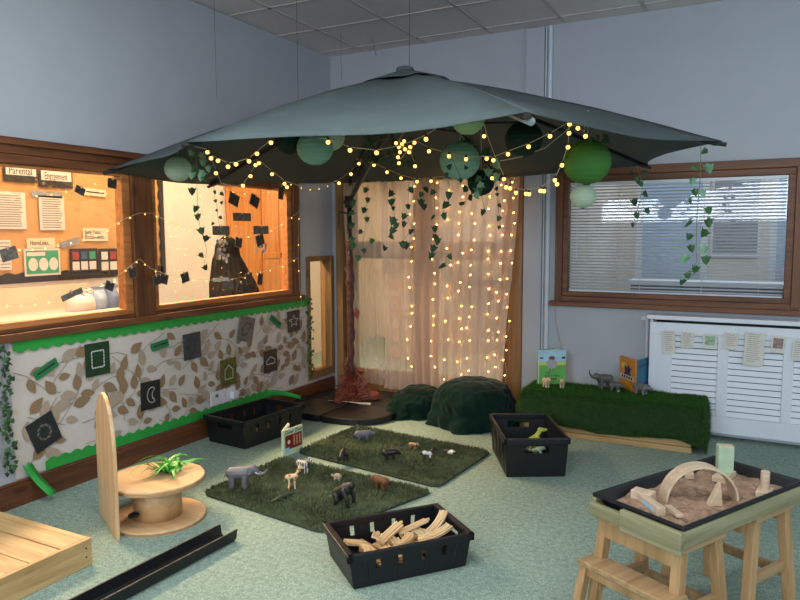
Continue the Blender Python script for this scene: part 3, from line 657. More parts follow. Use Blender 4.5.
# ================================================================== hanging ivy
pstrand('ivy strand with a few big leaves trailing over the tall white corridor wall', [(196, 176), (197, 190), (198, 213), (200, 227), (204, 240), (207, 250), (204, 264)], [(192, 187), (198, 205), (198, 213), (200, 227), (207, 235), (199, 253), (204, 265)], 4.3)
pstrand('pale ivy clump at the fold of the canopy edge', [(190, 148), (196, 160), (199, 175), (206, 182)], [(191, 150), (194, 156), (200, 152), (203, 158), (197, 166), (208, 165), (201, 174), (206, 178), (192, 170), (204, 170)], 3.75, kinds=(2, 2, 0), scale=.8)
pstrand('thin ivy strand with small leaves beside the person in the corridor window', [(214, 184), (214, 195), (217, 207), (218, 219), (221, 231)], [(214, 190), (220, 192), (215, 199), (221, 201), (216, 209), (219, 216), (214, 222), (221, 228)], 4.5, scale=.55)
zs = lambda L: [(320+x/2.308, 160+y/2.308) for x, y in L]
pstrand('ivy strand trailing against the upper parasol mast', zs([(75, 50), (77, 110), (75, 175), (90, 218)]), zs([(75, 90), (78, 115), (75, 175), (78, 190), (90, 218), (73, 142)]), 5.0)
pstrand('ivy strand over the glazed door, right by the mast', zs([(110, 50), (108, 120), (101, 180), (98, 205), (125, 182), (150, 197)]), zs([(108, 62), (110, 85), (107, 130), (100, 203), (122, 180), (150, 197), (97, 160), (104, 108)]), 4.95, scale=.9)
pstrand('leafy ivy strand hanging over the gathered curtain edge', zs([(168, 50), (171, 110), (172, 150), (160, 172)]), zs([(168, 70), (170, 105), (172, 130), (173, 155), (160, 170), (166, 88), (176, 142)]), 4.9)
pstrand('ivy strand hanging in two bends over the curtain', zs([(205, 50), (203, 100), (198, 125), (213, 158), (192, 186)]), zs([(205, 62), (203, 100), (197, 122), (213, 158), (190, 185), (199, 188), (195, 140)]), 4.9)
pstrand('short ivy strand with four leaves at the top of the curtain', zs([(237, 50), (240, 104)]), zs([(237, 73), (240, 100), (243, 60), (234, 88)]), 4.8)
pstrand('longest ivy strand in front of the curtain, ending in a hooked tip', zs([(265, 50), (264, 125), (266, 170), (263, 212), (292, 218), (290, 238)]), zs([(265, 68), (263, 125), (265, 150), (268, 170), (265, 195), (262, 212), (295, 217), (290, 237), (272, 176)]), 4.8)
pstrand('ivy strand with three leaves under the dark lantern', zs([(297, 50), (297, 95), (284, 122)]), zs([(297, 70), (297, 95), (283, 120)]), 4.7)
pstrand('ivy strand with broad leaves under the sea green lantern', zs([(345, 48), (334, 104)]), zs([(333, 103), (343, 80), (340, 60)]), 4.4, scale=1.1)
pstrand('ivy strand ending in one broad bright leaf over the curtain', zs([(362, 45), (380, 112)]), zs([(360, 62), (380, 112), (352, 30)]), 4.3, scale=1.15)
pstrand('thin ivy strand near the slanting curtain edge', zs([(405, 50), (410, 100), (416, 152)]), zs([(408, 75), (410, 100), (415, 150), (405, 62), (416, 128)]), 4.6, scale=.7)
pstrand('long ivy strand hanging from the parasol tip across the blind', [(701, 146), (700, 180), (697, 215), (696, 250), (697, 262), (686, 276)],
        [(708, 149), (692, 165), (707, 163), (693, 177), (694, 188), (702, 189), (690, 197), (708, 206), (693, 221), (708, 217), (691, 233), (707, 229), (690, 244), (705, 244), (688, 254), (706, 255), (697, 265), (687, 272), (685, 279)], 3.45, kinds=(0, 0, 2), scale=.85)
pstrand('short ivy strand hanging from the canopy corner beside the bright lantern', [(637, 167), (643, 185), (640, 200), (634, 222)], [(633, 171), (639, 176), (646, 170), (643, 191), (634, 198), (645, 208), (635, 212), (633, 222), (640, 181)], 3.85, kinds=(1, 1, 0), scale=.8)
pstrand('ivy strand down the wooden window post', [(123, 172), (125, 195), (127, 218), (130, 245), (128, 262)], [(123, 182), (127, 190), (125, 203), (125, 218), (133, 215), (126, 230), (133, 231), (126, 247), (131, 255), (137, 245)], 4.35, scale=.8)
hubl = [(380+rl.uniform(-16, 34), 144+rl.uniform(-12, 18)) for _ in range(34)]
pstrand('dark ivy tangle wound round the parasol arm under the canopy', [(366, 150), (380, 140), (398, 138), (412, 148), (392, 155), (376, 160)], hubl, 4.15, kinds=(1,), scale=.9)
pstrand('ivy tangle between the lime and sea green lanterns', [(468, 138), (478, 150), (490, 165), (484, 180)], [(466, 138), (472, 142), (486, 147), (492, 160), (488, 168), (481, 176), (478, 186), (474, 192), (484, 183), (490, 153), (496, 172)], 3.95, kinds=(0, 2), scale=1.0)
pstrand('three dark ivy leaves lying across the sea green lantern', [(449, 150), (455, 165), (462, 180)], [(449, 164), (447, 172), (462, 178), (467, 166)], 3.72, kinds=(1,), scale=.7)
pstrand('brownish ivy sprig beside the bright green lantern', [(588, 133), (598, 138), (606, 136)], [(592, 136), (597, 134), (603, 138), (608, 135)], 3.4, kinds=(1,), scale=.8)

# ================================================================== sheer curtain with its light strands
def drape(u, v, x0, x1, X0, X1, z0, z1, y, waves, amp):
    x = (x0+(x1-x0)*u)*(1-v)+(X0+(X1-X0)*u)*v     # v=1 top
    return (x+.01*sin(7*v+9*u), y+amp*sin(2*pi*waves*u+1.3*sin(3*v))*(.6+.4*(1-v))+.02*sin(5*u+2*v), z0+(z1-z0)*v)
cz1 = 2.04
c1 = thing('sheer_curtain', 'wide sheer pale curtain glowing with strands of warm lights', 'curtain', (1.1, -.13, .06))
obj('fabric', grid(lambda u, v: Vector(drape(u, v, .60, 1.67, .55, 1.80, .10, cz1, -.13, 13, .018))-Vector((1.1, -.13, .06)), 150, 14), 'sheer', c1, True)
c2 = thing('sheer_curtain', 'thin sheer curtain gathered across the glazed door beside the mast', 'curtain', (.4, -.11, .1))
obj('fabric', grid(lambda u, v: Vector(drape(u, v, .28+.10*u, .60, .17, .64, .13, cz1, -.13, 7, .016))-Vector((.4, -.11, .1)), 70, 14), 'sheer_thin', c2, True)
obj('gathered_fold', grid(lambda u, v: Vector((.22+.40*u+.03*(1-v), -.155-.012*sin(9*v), 1.0-.80*sin(pi*u*.5)**2+.16*v-.10*sin(pi*u)))-Vector((.4, -.11, .1)), 24, 6), 'sheer_thin', c2, True)
ro = tag(obj('curtain_rod', J(cyl((.08, -.12, cz1+.01), (1.84, -.12, cz1+.01), .012, n=10), sphere((.07, -.12, cz1+.01), .02), sphere((1.85, -.12, cz1+.01), .02)), 'frame_dark_x', smooth=True), 'dark curtain rod above the sheer curtains', 'curtain rod')
rc = random.Random(5)
cols = [(413, 409), (435, 433), (450, 446), (461, 459), (474, 467), (489, 486), (503, 496), (515, 504)]
SL = ['strand of warm tiny lights at the gathered edge of the wide curtain'] + ['strand of warm tiny lights hanging behind the wide sheer curtain']*6 + ['strand of warm tiny lights along the slanting curtain edge']
for k, (xt, xb) in enumerate(cols):
    pts, bl = [], []
    y0 = 178; y1 = 384-rc.uniform(0, 14)
    for i in range(30):
        f = i/29; pts.append((xt+(xb-xt)*f+2.2*sin(i*.9+k*2), y0+(y1-y0)*f))
    nb = 15 if k != 2 else 11
    for i in range(nb): f = (i+rc.uniform(.2, .8))/nb; bl.append((xt+(xb-xt)*f+rc.uniform(-2.5, 2.5), y0+(y1-y0)*f))
    lights(SL[k], pts, bl, 0, 0, LED, False, 'strands of warm tiny lights behind the sheer curtain', 'light_strand', .0012, fn=lambda x, y: ony(x, y, -.162))
# string of pale paper discs hanging down the gathered edge
e = thing('disc_garland', 'hanging string of round translucent white discs beside the wide curtain', 'garland', ony(395, 184, -.20)); L = e.location
obj('thread', tube(local(L, [ony(395, 184, -.2), ony(396, 356, -.2)]), .001, 4), 'cord_white', e)
for y_, r_ in ((285, 6.5), (300, 5), (312, 5.5), (325, 4), (338, 4), (352, 6.5)):
    p = ony(395.5, y_, -.2)-L; R_ = r_*5.55/FPX
    obj('disc', X(prism([(R_*cos(2*pi*k/18), R_*sin(2*pi*k/18)) for k in range(18)], -.0008, .0008), T(*p) @ XZ), 'sheer', e)

# ================================================================== venetian blind
bl = thing('venetian_blind', 'silver grey venetian blind drawn down inside the wooden window', 'blind', ((IX0+IX1)/2, .03, IZ0))
bw = IX1-IX0-.012
obj('head_rail', cbox((0, 0, IZ1-IZ0-.014), (bw, .03, .024)), 'white_paint', bl, bevel=.003)
SLM = mesh('slat', grid(lambda u, v: (bw*(u-.5), (-.0115+.023*v)*cos(.42), (-.0115+.023*v)*sin(-.42)*-1+.0035*sin(pi*v)), 1, 4)); SLM.materials.append(MATS['slat'])
ns = 34
for k in range(ns): obj('slat', SLM, None, bl, loc=(0, 0, .022+(IZ1-IZ0-.06)*k/(ns-1)))
obj('bottom_rail', cbox((0, 0, .007), (bw, .022, .011)), 'white_paint', bl, bevel=.002)
for fx in (-.41, -.14, .15, .40): obj('ladder_cord', J(tube([(bw*fx, -.0135, .005), (bw*fx, -.0135, IZ1-IZ0-.03)], .0012, 4), tube([(bw*fx, .0135, .005), (bw*fx, .0135, IZ1-IZ0-.03)], .0012, 4)), 'cord_white', bl)
obj('tilt_wand', tube([(-bw*.46, -.02, IZ1-IZ0-.03), (-bw*.46, -.022, .25)], .003, 6), 'white_paint', bl)

# things in the hall behind the blind
for x, w_, lb in ((2.55, .62, 'pale blue door in the hall behind the blind'), (4.05, .9, 'wide pale blue door in the hall behind the blind')):
    e = thing('hall_door', lb, 'door', (x, 3.06, 0)); mat('hall_'+str(int(x*100)), 'a9c0dc', .6, .05, 3.)
    obj('door_leaf', box(-w_/2, w_/2, 0, .03, 0, 2.05), 'hall_'+str(int(x*100)), e, bevel=.004)
    obj('door_frame', J(box(-w_/2-.07, -w_/2, -.01, .03, 0, 2.1), box(w_/2, w_/2+.07, -.01, .03, 0, 2.1), box(-w_/2-.07, w_/2+.07, -.01, .03, 2.05, 2.12)), 'white_paint', e, bevel=.004)
    obj('handle', cyl((w_/2-.12, -.02, 1.0), (w_/2-.02, -.02, 1.0), .01, n=8), 'pole_metal', e)
mat('counter_grey', '8a8f96', .6, .1, 5.); mat('counter_body_grey', '6c747c', .8, .1, 4.)  # greys of the hall notice board and the counter body
e = thing('hall_counter', 'grey counter across the hall behind the blind', 'counter', (3.6, 2.2, 0))
obj('counter_body', box(-1.3, 1.5, -.25, .25, 0, .92), 'counter_body_grey', e, bevel=.01); obj('counter_top', box(-1.34, 1.54, -.29, .29, .92, .96), 'white_paint', e, bevel=.006)
e = thing('notice_board', 'grey notice board on the hall wall behind the blind', 'notice board', (3.2, 3.07, 1.2)); obj('panel_board', box(-.22, .22, 0, .02, 0, .85), 'counter_grey', e); obj('panel_frame', J(box(-.24, -.22, -.01, .02, -.02, .87), box(.22, .24, -.01, .02, -.02, .87), box(-.22, .22, -.01, .02, .85, .87), box(-.22, .22, -.01, .02, -.02, 0)), 'white_paint', e)
# lobby furniture seen through the curtained door
e = thing('lobby_bench', 'dark padded bench against the lobby wall behind the glazed door', 'bench', (.75, 2.6, 0))
mat('lobby_dark', '4a4a52', .7, .1, 6.)
obj('seat', box(-.75, .5, -.25, .3, .36, .46), 'lobby_dark', e, bevel=.02); obj('backrest', box(-.75, .5, .24, .34, .46, .85), 'lobby_dark', e, bevel=.02)
for sx in (-.7, .45):
    for sy in (-.2, .25): obj('leg', box(sx-.025, sx+.025, sy-.025, sy+.025, 0, .36), 'oak_z', e)

# ================================================================== radiator cover
RYF = -.125; RX0 = 2.775; RXE = 4.35; RZ1 = .825; RZ0 = .045
rad = thing('radiator_cover', 'white louvred wooden radiator cover under the window', 'radiator cover', (RX0, 0, 0))
def rb(n, x0, x1, y0, y1, z0, z1, m='white_paint', b=.004): return obj(n, box(x0-RX0, x1-RX0, y0, y1, z0, z1), m, rad, bevel=b)
rb('top_shelf', RX0-.02, RXE, RYF-.03, 0, RZ1, RZ1+.03); rb('shadow_gap', RX0+.12, RXE-.02, RYF+.012, -.01, RZ1-.022, RZ1, 'radiator_shade', 0)
rb('top_rail', RX0, RXE, RYF, RYF+.02, RZ1-.11, RZ1-.022); rb('bottom_rail', RX0, RXE, RYF, RYF+.02, RZ0, RZ0+.12)
rb('side_panel', RX0, RX0+.02, RYF+.02, 0, RZ0, RZ1)
rb('shade_sheet', RX0+.03, RXE-.03, -.012, -.004, RZ0, RZ1-.02, 'radiator_shade', 0)  # near-black sheet and shelf strip stand in for shade inside the cover
pw = .40; nl = 13
LM = mesh('louvre', X(cbox((0, 0, 0), (pw, .006, .0365)), RX(-.28))); LM.materials.append(MATS['white_paint'])
edges = [(RX0, ony(671, 380, RYF).x), (ony(716.5, 380, RYF).x, ony(727.5, 380, RYF).x), (ony(782, 380, RYF).x, ony(793, 380, RYF).x)]
edges += [(edges[2][0]+.42, edges[2][1]+.42)]
for k, (a, b) in enumerate(edges):
    rb('stile', a, b, RYF-.002, RYF+.022, RZ0+.118, RZ1-.108)
    x0, x1 = b, (edges[k+1][0] if k+1 < len(edges) else RXE-.02)
    for q in range(nl):
        z = RZ0+.14+(RZ1-RZ0-.272)*q/(nl-1); o = obj('louvre', LM, None, rad, loc=((x0+x1)/2-RX0, RYF+.012, z)); o.scale = ((x1-x0)/pw, 1, 1)
# little papers pegged on a string along the cover
rgp = 'papers pegged along the radiator cover'
th = thing('paper_line', 'thin string carrying pegged papers across the radiator cover', 'string', (RX0+.06, RYF-.012, .74))
obj('string', tube([(k*.1, -.002, -.012*sin(k*.7)) for k in range(14)], .0012, 4), 'cord_white', th)
mat('photo_green', '93b096', .6, .4, 40.); mat('photo_pink', '8f7a78', .6, .4, 40.)
for px, py, wp, hp, tl, m, lb in ((669, 342, 12, 23, -.06, 'paper_white', 'handwritten white slip hanging beside the radiator cover edge'), (687.5, 340, 13, 16, -.03, 'paper_white', 'small white slip with a pencil drawing pegged on the first louvre panel'),
        (710, 341.5, 14, 15, 0, 'photo_green', 'small card with a green picture pegged on the first louvre panel'), (731, 341, 14, 16, .04, 'paper_white', 'small white slip on the stile between louvre panels'),
        (754, 349, 20, 33, .04, 'paper_white', 'tall white typed sheet pegged over the second louvre panel'), (778, 344.5, 14, 17, .05, 'photo_pink', 'small card with a pinkish picture pegged over the second louvre panel'), (798, 350, 11, 20, .05, 'paper_white', 'white slip pegged over the third louvre panel')):
    c = ony(px, py, RYF-.022); sw = (ony(px+wp/2, py, RYF-.022)-ony(px-wp/2, py, RYF-.022)).length; sh = (ony(px, py-hp/2, RYF-.022)-ony(px, py+hp/2, RYF-.022)).length
    e = flat_card('pegged_paper', lb, 'paper', c, sw, sh, -tl, 'paper_white', rgp, BACKW, .0015)
    if m == 'paper_white':
        nl = int(sh/.014)
        for k in range(1, nl): stroke(e, [(-sw*.36, sh/2-k*.014), (sw*rc.uniform(.1, .38), sh/2-k*.014)], .0028, 'ink_grey', 'writing', z=.0022)
    else: obj('picture', cbox((0, sh*.06, .0022), (sw*.72, sh*.6, .0008)), m, e)
    obj('peg', cbox((0, sh/2, .004), (.006, .018, .006)), 'white_paint', e)

# strings that hang from the ceiling and a cable down the wall
hs = 'threads hanging from the ceiling'
for px, py0, py1, D, lb in ((409.5, 43, 72, 4.2, 'thread from the ceiling down to the parasol peak'), (297, 36, 102, 4.6, 'thread from the ceiling down to the sloping canopy'), (214, 0, 96, 4.2, 'loose thread hanging from the ceiling before the left wall'), (341, 54, 80, 5.4, 'loose thread hanging in the ceiling corner')):
    p = at(px, py0, D); p.z = H-.008; p1 = at(px, py1, D)
    if px == 341: p = Vector((p.x, min(p.y, -.03), p.z)); p1 = Vector((p.x, p.y, p1.z))
    tag(obj('ceiling_thread', tube([p, Vector((p.x, p.y, p1.z))], .0016, 4), 'pole_metal'), lb, 'thread', hs)
tag(obj('ceiling_thread', tube([Vector((ony(372+4*sin(t*3.1), 0, -.4).x, -.4, 3.0-.008-.16*sin(pi*t))) for t in [k/10 for k in range(11)]], .0014, 4), 'pole_metal'), 'looped thread hanging from the ceiling above the parasol', 'thread', hs)
tag(obj('wall_cable', tube([ony(553, 302, -.012), ony(556, 320, -.012), ony(558, 336, -.012), ony(565, 356, -.012), ony(570, 374, -.012), ony(574, 384, -.012)], .0025, 5), 'cable_clear'), 'thin cable hanging down the wall below the window sill', 'cable')
tag(obj('wall_conduit', J(tube([Vector((2.742, -.02, .30)), Vector((2.742, -.02, .82))], .012, 8), box(2.70, 2.742, -.022, 0, .80, .83)), 'trunking'), 'white conduit running down beside the radiator cover', 'conduit')

# ================================================================== grass helpers
import numpy as np
def blades(name, fn, n, L, wd, material, parent, seed=1, lean=.6):
    """n single-triangle blades; fn(rng, n) -> points (n,3) and normals (n,3)"""
    rng = np.random.default_rng(seed); P, N = fn(rng, n)
    a = rng.uniform(0, 2*np.pi, n); side = np.stack([np.cos(a), np.sin(a), np.zeros(n)], 1)*wd/2
    tip = N+rng.normal(0, lean*.6, (n, 3)); tip /= np.linalg.norm(tip, axis=1)[:, None]
    tp = P+tip*(L*rng.uniform(.6, 1.2, n))[:, None]
    V = np.stack([P-side, P+side, tp], 1).reshape(-1, 3).astype(np.float32)
    me = bpy.data.meshes.new(name); me.vertices.add(3*n); me.vertices.foreach_set('co', V.ravel())
    me.loops.add(3*n); me.loops.foreach_set('vertex_index', np.arange(3*n, dtype=np.int32))
    me.polygons.add(n); me.polygons.foreach_set('loop_start', np.arange(0, 3*n, 3, dtype=np.int32))
    me.update(calc_edges=True); o = obj(name, me, material, parent); o['kind'] = 'stuff'; return o

# ================================================================== grass covered bench
GX0, GX1, GY0, GY1, GZ = 1.96, 3.16, -.53, -.155, .30
gb = thing('grass_bench', 'low wooden bench covered with deep green artificial grass against the wall', 'bench', ((GX0+GX1)/2, (GY0+GY1)/2, 0))
gl = Vector(((GX0+GX1)/2, (GY0+GY1)/2, 0)); hx, hy = (GX1-GX0)/2, (GY1-GY0)/2
obj('box_frame', J(box(-hx+.02, hx-.06, -hy+.015, hy, .0, .2)), 'pine_x', gb, bevel=.004)
obj('plinth_board', J(box(-hx+.02, hx-.05, -hy-.004, -hy+.014, .0, .035), box(-hx+.02, hx-.055, -hy, -hy+.014, .04, .085)), 'pine_x', gb, bevel=.003)
def bench_s(u, v):     # v: 0 front hem .. 1 back edge ; u along x, both ends fold down to the floor
    k = 0.; sgn = 0
    if u < .06: k = (.06-u)/.06; sgn = -1; uu = 0.
    elif u > .92: k = (u-.92)/.08; sgn = 1; uu = 1.
    else: uu = (u-.06)/.86
    x = -hx+2*hx*uu; hem = .075+.012*sin(9*uu)-.03*max(0, (uu-.9)/.1)
    prof = [(-hy-.035, hem), (-hy-.03, .12), (-hy-.02, .2), (-hy-.005, .265), (-hy+.03, GZ-.008), (-hy+.08, GZ), (0, GZ), (hy*.6, GZ-.002), (hy, GZ), (hy+.005, GZ-.02)]
    f = v*(len(prof)-1); i = min(int(f), len(prof)-2); t = f-i
    y = prof[i][0]+(prof[i+1][0]-prof[i][0])*t; z = prof[i][1]+(prof[i+1][1]-prof[i][1])*t
    if k: x += sgn*(.035*sin(pi/2*k)); z = z+(.012-z)*k*k if sgn > 0 else z-(z-.07)*.9*k*k
    return Vector((x, y+.006*noise.noise((u*14, v*4, 0)), max(.008, z+.006*noise.noise((u*12, v*6, 4)))))
obj('grass_backing', grid(bench_s, 80, 27), 'grass_base', gb, True)
def bench_pts(rng, n):
    u = rng.uniform(0, 1, n); v = rng.uniform(0, 1, n); P = []; N = []
    for q, s in zip(u, v):
        p = bench_s(q, s); P.append(tuple(p))
        N.append((-1, 0, .3) if q < .05 else (1, 0, .3) if q > .94 else (0, -1, .25) if s < .36 else ((0, -.5, .8) if s < .5 else (0, 0, 1)))
    return np.array(P), np.array(N, float)
blades('grass', bench_pts, 26000, .022, .0035, 'grass_blade', gb, 2)

# ================================================================== grass mats
MG = 'shaggy dark green grass mats on the carpet'
def grassmat(label, cs, seed, nb):
    c = sum((Vector(p) for p in cs), Vector())/4; e = thing('grass_mat', label, 'mat', c, group=MG)
    # rounded quadrilateral outline
    P = []
    for i in range(4):
        a, b, d = Vector(cs[i-1])-c, Vector(cs[i])-c, Vector(cs[(i+1) % 4])-c
        r = .07; p0 = b+(a-b).normalized()*r; p1 = b+(d-b).normalized()*r
        for k in range(6): t = k/5; P.append(tuple((p0*(1-t)**2+b*2*t*(1-t)+p1*t*t)[:2]))
    obj('mat_backing', prism(P, 0, .014), 'mat_base', e, bevel=.004)
    n = len(P)
    def inside(x, y):
        for i in range(n):
            (x0, y0), (x1, y1) = P[i], P[(i+1) % n]
            if (x1-x0)*(y-y0)-(y1-y0)*(x-x0) < 0: return False
        return True
    xs = [p[0] for p in P]; ys = [p[1] for p in P]
    def pts(rng, m):
        o = []
        while len(o) < m:
            x, y = rng.uniform(min(xs), max(xs)), rng.uniform(min(ys), max(ys))
            if inside(x, y): o.append((x, y, .012))
        return np.array(o), np.tile(np.array([[0., 0, 1]]), (m, 1))+np.stack([.5*np.sin(np.array([q[0]*14+q[1]*9 for q in o])), .5*np.cos(np.array([q[1]*13 for q in o])), np.zeros(m)], 1)
    blades('pile', pts, nb, .022, .006, 'mat_blade', e, seed, .7)
A_ = [Vector((.765, -2.535, 0)), Vector((1.66, -2.66, 0)), Vector((1.905, -1.925, 0)), Vector((.785, -1.83, 0))]
grassmat('shaggy grass mat carrying the large grey elephant and the giraffe', A_, 3, 24000)
B_ = [Vector((.80, -1.70, 0)), Vector((1.90, -1.86, 0)), Vector((1.945, -1.11, 0)), Vector((.83, -.985, 0))]
grassmat('shaggy grass mat nearer the velvet mounds, carrying the white goat', B_, 4, 24000)

# ================================================================== velvet covered mounds
def mound(label, c, rt, rb_, h, seed, tail=0., ta=pi):
    def f(u, v):
        a = 2*pi*u
        if v < .35: s = v/.35; r = rt*s; z = h+.010*noise.noise((4*s*cos(a)+seed, 4*s*sin(a), 2))-.045*s**4
        else:
            s = (v-.35)/.65; fold = sin(8*a+seed+1.9*sin(2*a))*.55+sin(5*a+2.2*seed)*.3+sin(13*a+seed*3)*.25
            r = rt+(rb_-rt)*(s**.95)*(1+.34*fold*s)+.03*sin(pi*min(1, s*1.6)); z = (h-.045)*(1-s**1.05)+.006
            r += .045*s*noise.noise((2.5*cos(a), 2.5*sin(a), seed+2*s))+.016*noise.noise((7*cos(a), 7*sin(a), seed+6*s))
            r += tail*s*s*max(0, cos(a-ta))**2; z += .012*noise.noise((6*cos(a), 6*sin(a), 3*s+seed))*(1-s)
        return Vector((r*cos(a), r*sin(a), max(z, .006)))
    e = thing('velvet_mound', label, 'covered stool', c); obj('velvet_cloth', grid(f, 140, 44), 'velvet', e, True)
    obj('stool', lathe([(rt*.8, .0), (rt*.85, h*.3), (rt*.85, h-.08), (rt*.75, h-.07)], 20), 'black_plastic', e)
mound('tall round stool draped in dark green velvet before the glowing curtain', (1.57, -.47, 0), .235, .335, .335, 1)
mound('low mound draped in dark green velvet beside the parasol base', (1.09, -.42, 0), .16, .235, .225, 4, .10, -2.6)

# ================================================================== crates
def crate(label, c, rz, lx, ly, h, taper=.88, group='black plastic crates on the carpet'):
    e = thing('crate', label, 'crate', c, rz, group)
    bx, by = lx/2*taper, ly/2*taper; tx, ty = lx/2-.012, ly/2-.012
    def wallg(p0, p1, q0, q1, us, zs_, holes):
        V = []; F = []
        for z in zs_:
            for u in us:
                a = Vector(p0).lerp(Vector(p1), u); b = Vector(q0).lerp(Vector(q1), u); V.append(a.lerp(b, z))
        n = len(us)
        for j in range(len(zs_)-1):
            for i in range(n-1):
                if (i, j) not in holes: F.append((j*n+i, j*n+i+1, (j+1)*n+i+1, (j+1)*n+i))
        return V, F
    us = [0, .2, .24, .38, .42, .58, .62, .76, .80, 1]; zs_ = [0, .12, .3, .48, .80, 1]
    lh = {(1, 3), (3, 3), (5, 3), (7, 3)}
    ue = [0, .3, .7, 1]; eh = {(1, 3)}; ze = [0, .1, .3, .62, .82, 1]
    z0 = .004
    W = [wallg((-bx, -by, z0), (bx, -by, z0), (-tx, -ty, h), (tx, -ty, h), us, zs_, lh), wallg((bx, by, z0), (-bx, by, z0), (tx, ty, h), (-tx, ty, h), us, zs_, lh),
         wallg((bx, -by, z0), (bx, by, z0), (tx, -ty, h), (tx, ty, h), ue, ze, eh), wallg((-bx, by, z0), (-bx, -by, z0), (-tx, ty, h), (-tx, -ty, h), ue, ze, eh),
         ([(-bx, -by, z0), (bx, -by, z0), (bx, by, z0), (-bx, by, z0)], [(3, 2, 1, 0)])]
    solid(obj('crate_body', J(*W), 'black_plastic', e), .006, 0)
    rw = .03
    obj('rim', J(box(-lx/2, lx/2, -ly/2, -ly/2+rw*.6, h-.03, h+.004), box(-lx/2, lx/2, ly/2-rw*.6, ly/2, h-.03, h+.004), box(-lx/2, -lx/2+rw, -ly/2, ly/2, h-.03, h+.004), box(lx/2-rw, lx/2, -ly/2, ly/2, h-.03, h+.004)), 'black_plastic', e, bevel=.004)
    for sx in (-1, 1):
        for f in (-.75, -.25, .25, .75): obj('side_rib', tube([(bx*f, -sx*by-sx*.001, .02), (tx*f, -sx*ty-sx*.004, h-.03)], .005, 4), 'black_plastic', e)
    return e
CF = (2.095, -2.732, 0); CFA = atan2(.77, .64)
crate('black crate heaped with wooden train track', CF, CFA, .575, .365, .150)
CL = (.305, -1.50, 0); CLA = radians(84)
crate('black crate by the skirting under the leaf display', CL, CLA, .62, .39, .19)
CR = (2.205, -1.19, 0); CRA = radians(-61)
crate('black crate holding toy dinosaurs beside the grass bench', CR, CRA, .60, .39, .235)
# wooden train track pieces
def trackmesh(kind):
    sec = [(-.02, 0), (.02, 0), (.02, .012), (.0135, .012), (.0135, .008), (.0085, .008), (.0085, .012), (-.0085, .012), (-.0085, .008), (-.0135, .008), (-.0135, .012), (-.02, .012)]
    V, F = [], []; n = len(sec); m = 10 if kind == 'curve' else (1 if kind == 'straight' else 1); Ls = .145 if kind == 'straight' else .085
    for i in range(m+1):
        for (s, z) in sec:
            if kind == 'curve': a = -.42+.84*i/m; R = .19; V.append(((R+s)*sin(a), R-(R+s)*cos(a), z))
            else: V.append((-Ls/2+Ls*i/m, s, z))
    for i in range(m): F += [(i*n+k, i*n+(k+1) % n, (i+1)*n+(k+1) % n, (i+1)*n+k) for k in range(n)]
    F += [tuple(range(n)), tuple(m*n+k for k in reversed(range(n)))]
    me = mesh('track_'+kind, (V, F)); me.materials.append(MATS['track_wood']); return me
TM = {k: trackmesh(k) for k in ('curve', 'straight', 'short')}
PEGM = mesh('connector', prism([(.012*cos(t), .008*sin(t)) for t in [2*pi*k/10 for k in range(10)]], .001, .011)); PEGM.materials.append(MATS['track_wood'])
rt_ = random.Random(21); mw = Matrix.Translation(CF) @ RZ(CFA)
tl_ = {'curve': 'curved wooden train track piece in the black crate', 'straight': 'straight wooden train track piece in the black crate', 'short': 'short straight wooden train track piece in the black crate'}
spots = []
for layer in range(4):
    for k in range(9):
        spots.append((rt_.uniform(-.15, .15), rt_.uniform(-.06, .06), 0.010+layer*.022+rt_.uniform(0, .008), layer))
for k, (x, y, z, ly_) in enumerate(spots):
    kind = rt_.choice(['curve', 'straight', 'curve', 'short']); p = mw @ Vector((x, y, z))
    e = thing('train_track', tl_[kind], 'train track', p, group='wooden train track pieces')
    e.rotation_euler = (rt_.uniform(-.28, .28), rt_.uniform(-.28, .28) if ly_ else 0, rt_.uniform(0, 6.28))
    obj('track_rail', TM[kind], None, e)
    if kind != 'curve': obj('connector', PEGM, None, e, loc=((.0785 if kind == 'straight' else .05), 0, 0))
for (x, y, z, kind, rot), tlab in zip(((.205, .02, .118, 'curve', (.15, -.55, .35)), (.16, -.06, .112, 'curve', (.2, -.3, -.1)), (-.16, -.08, .105, 'curve', (.1, .15, 1.3)), (-.02, .03, .115, 'straight', (.2, -.25, .5)), (.03, -.05, .11, 'curve', (-.1, .1, .9)), (-.08, .04, .108, 'short', (.3, .2, 1.1)), (.10, .05, .115, 'straight', (-.2, -.2, .1)), (-.19, .03, .10, 'short', (.1, .3, .2))), ('curved track piece sticking up highest at the handle end of the crate', 'curved track piece leaning beside the one sticking up at the handle end', 'curved track piece lying crosswise at the other end of the crate', 'long straight track piece slanting across the middle of the heap', 'curved track piece over the middle of the heap near the slotted side', 'short track stub tipped up in the middle of the heap', 'straight track piece lying along the far slotted side on the heap', 'short track stub at the end of the crate away from the raised curve')):
    e = thing('train_track', tlab, 'train track', mw @ Vector((x, y, z)), group='wooden train track pieces'); e.rotation_euler = (rot[0], rot[1], rot[2]+CFA)
    obj('track_rail', TM[kind], None, e)
    if kind != 'curve': obj('connector', PEGM, None, e, loc=((.0785 if kind == 'straight' else .05), 0, 0))

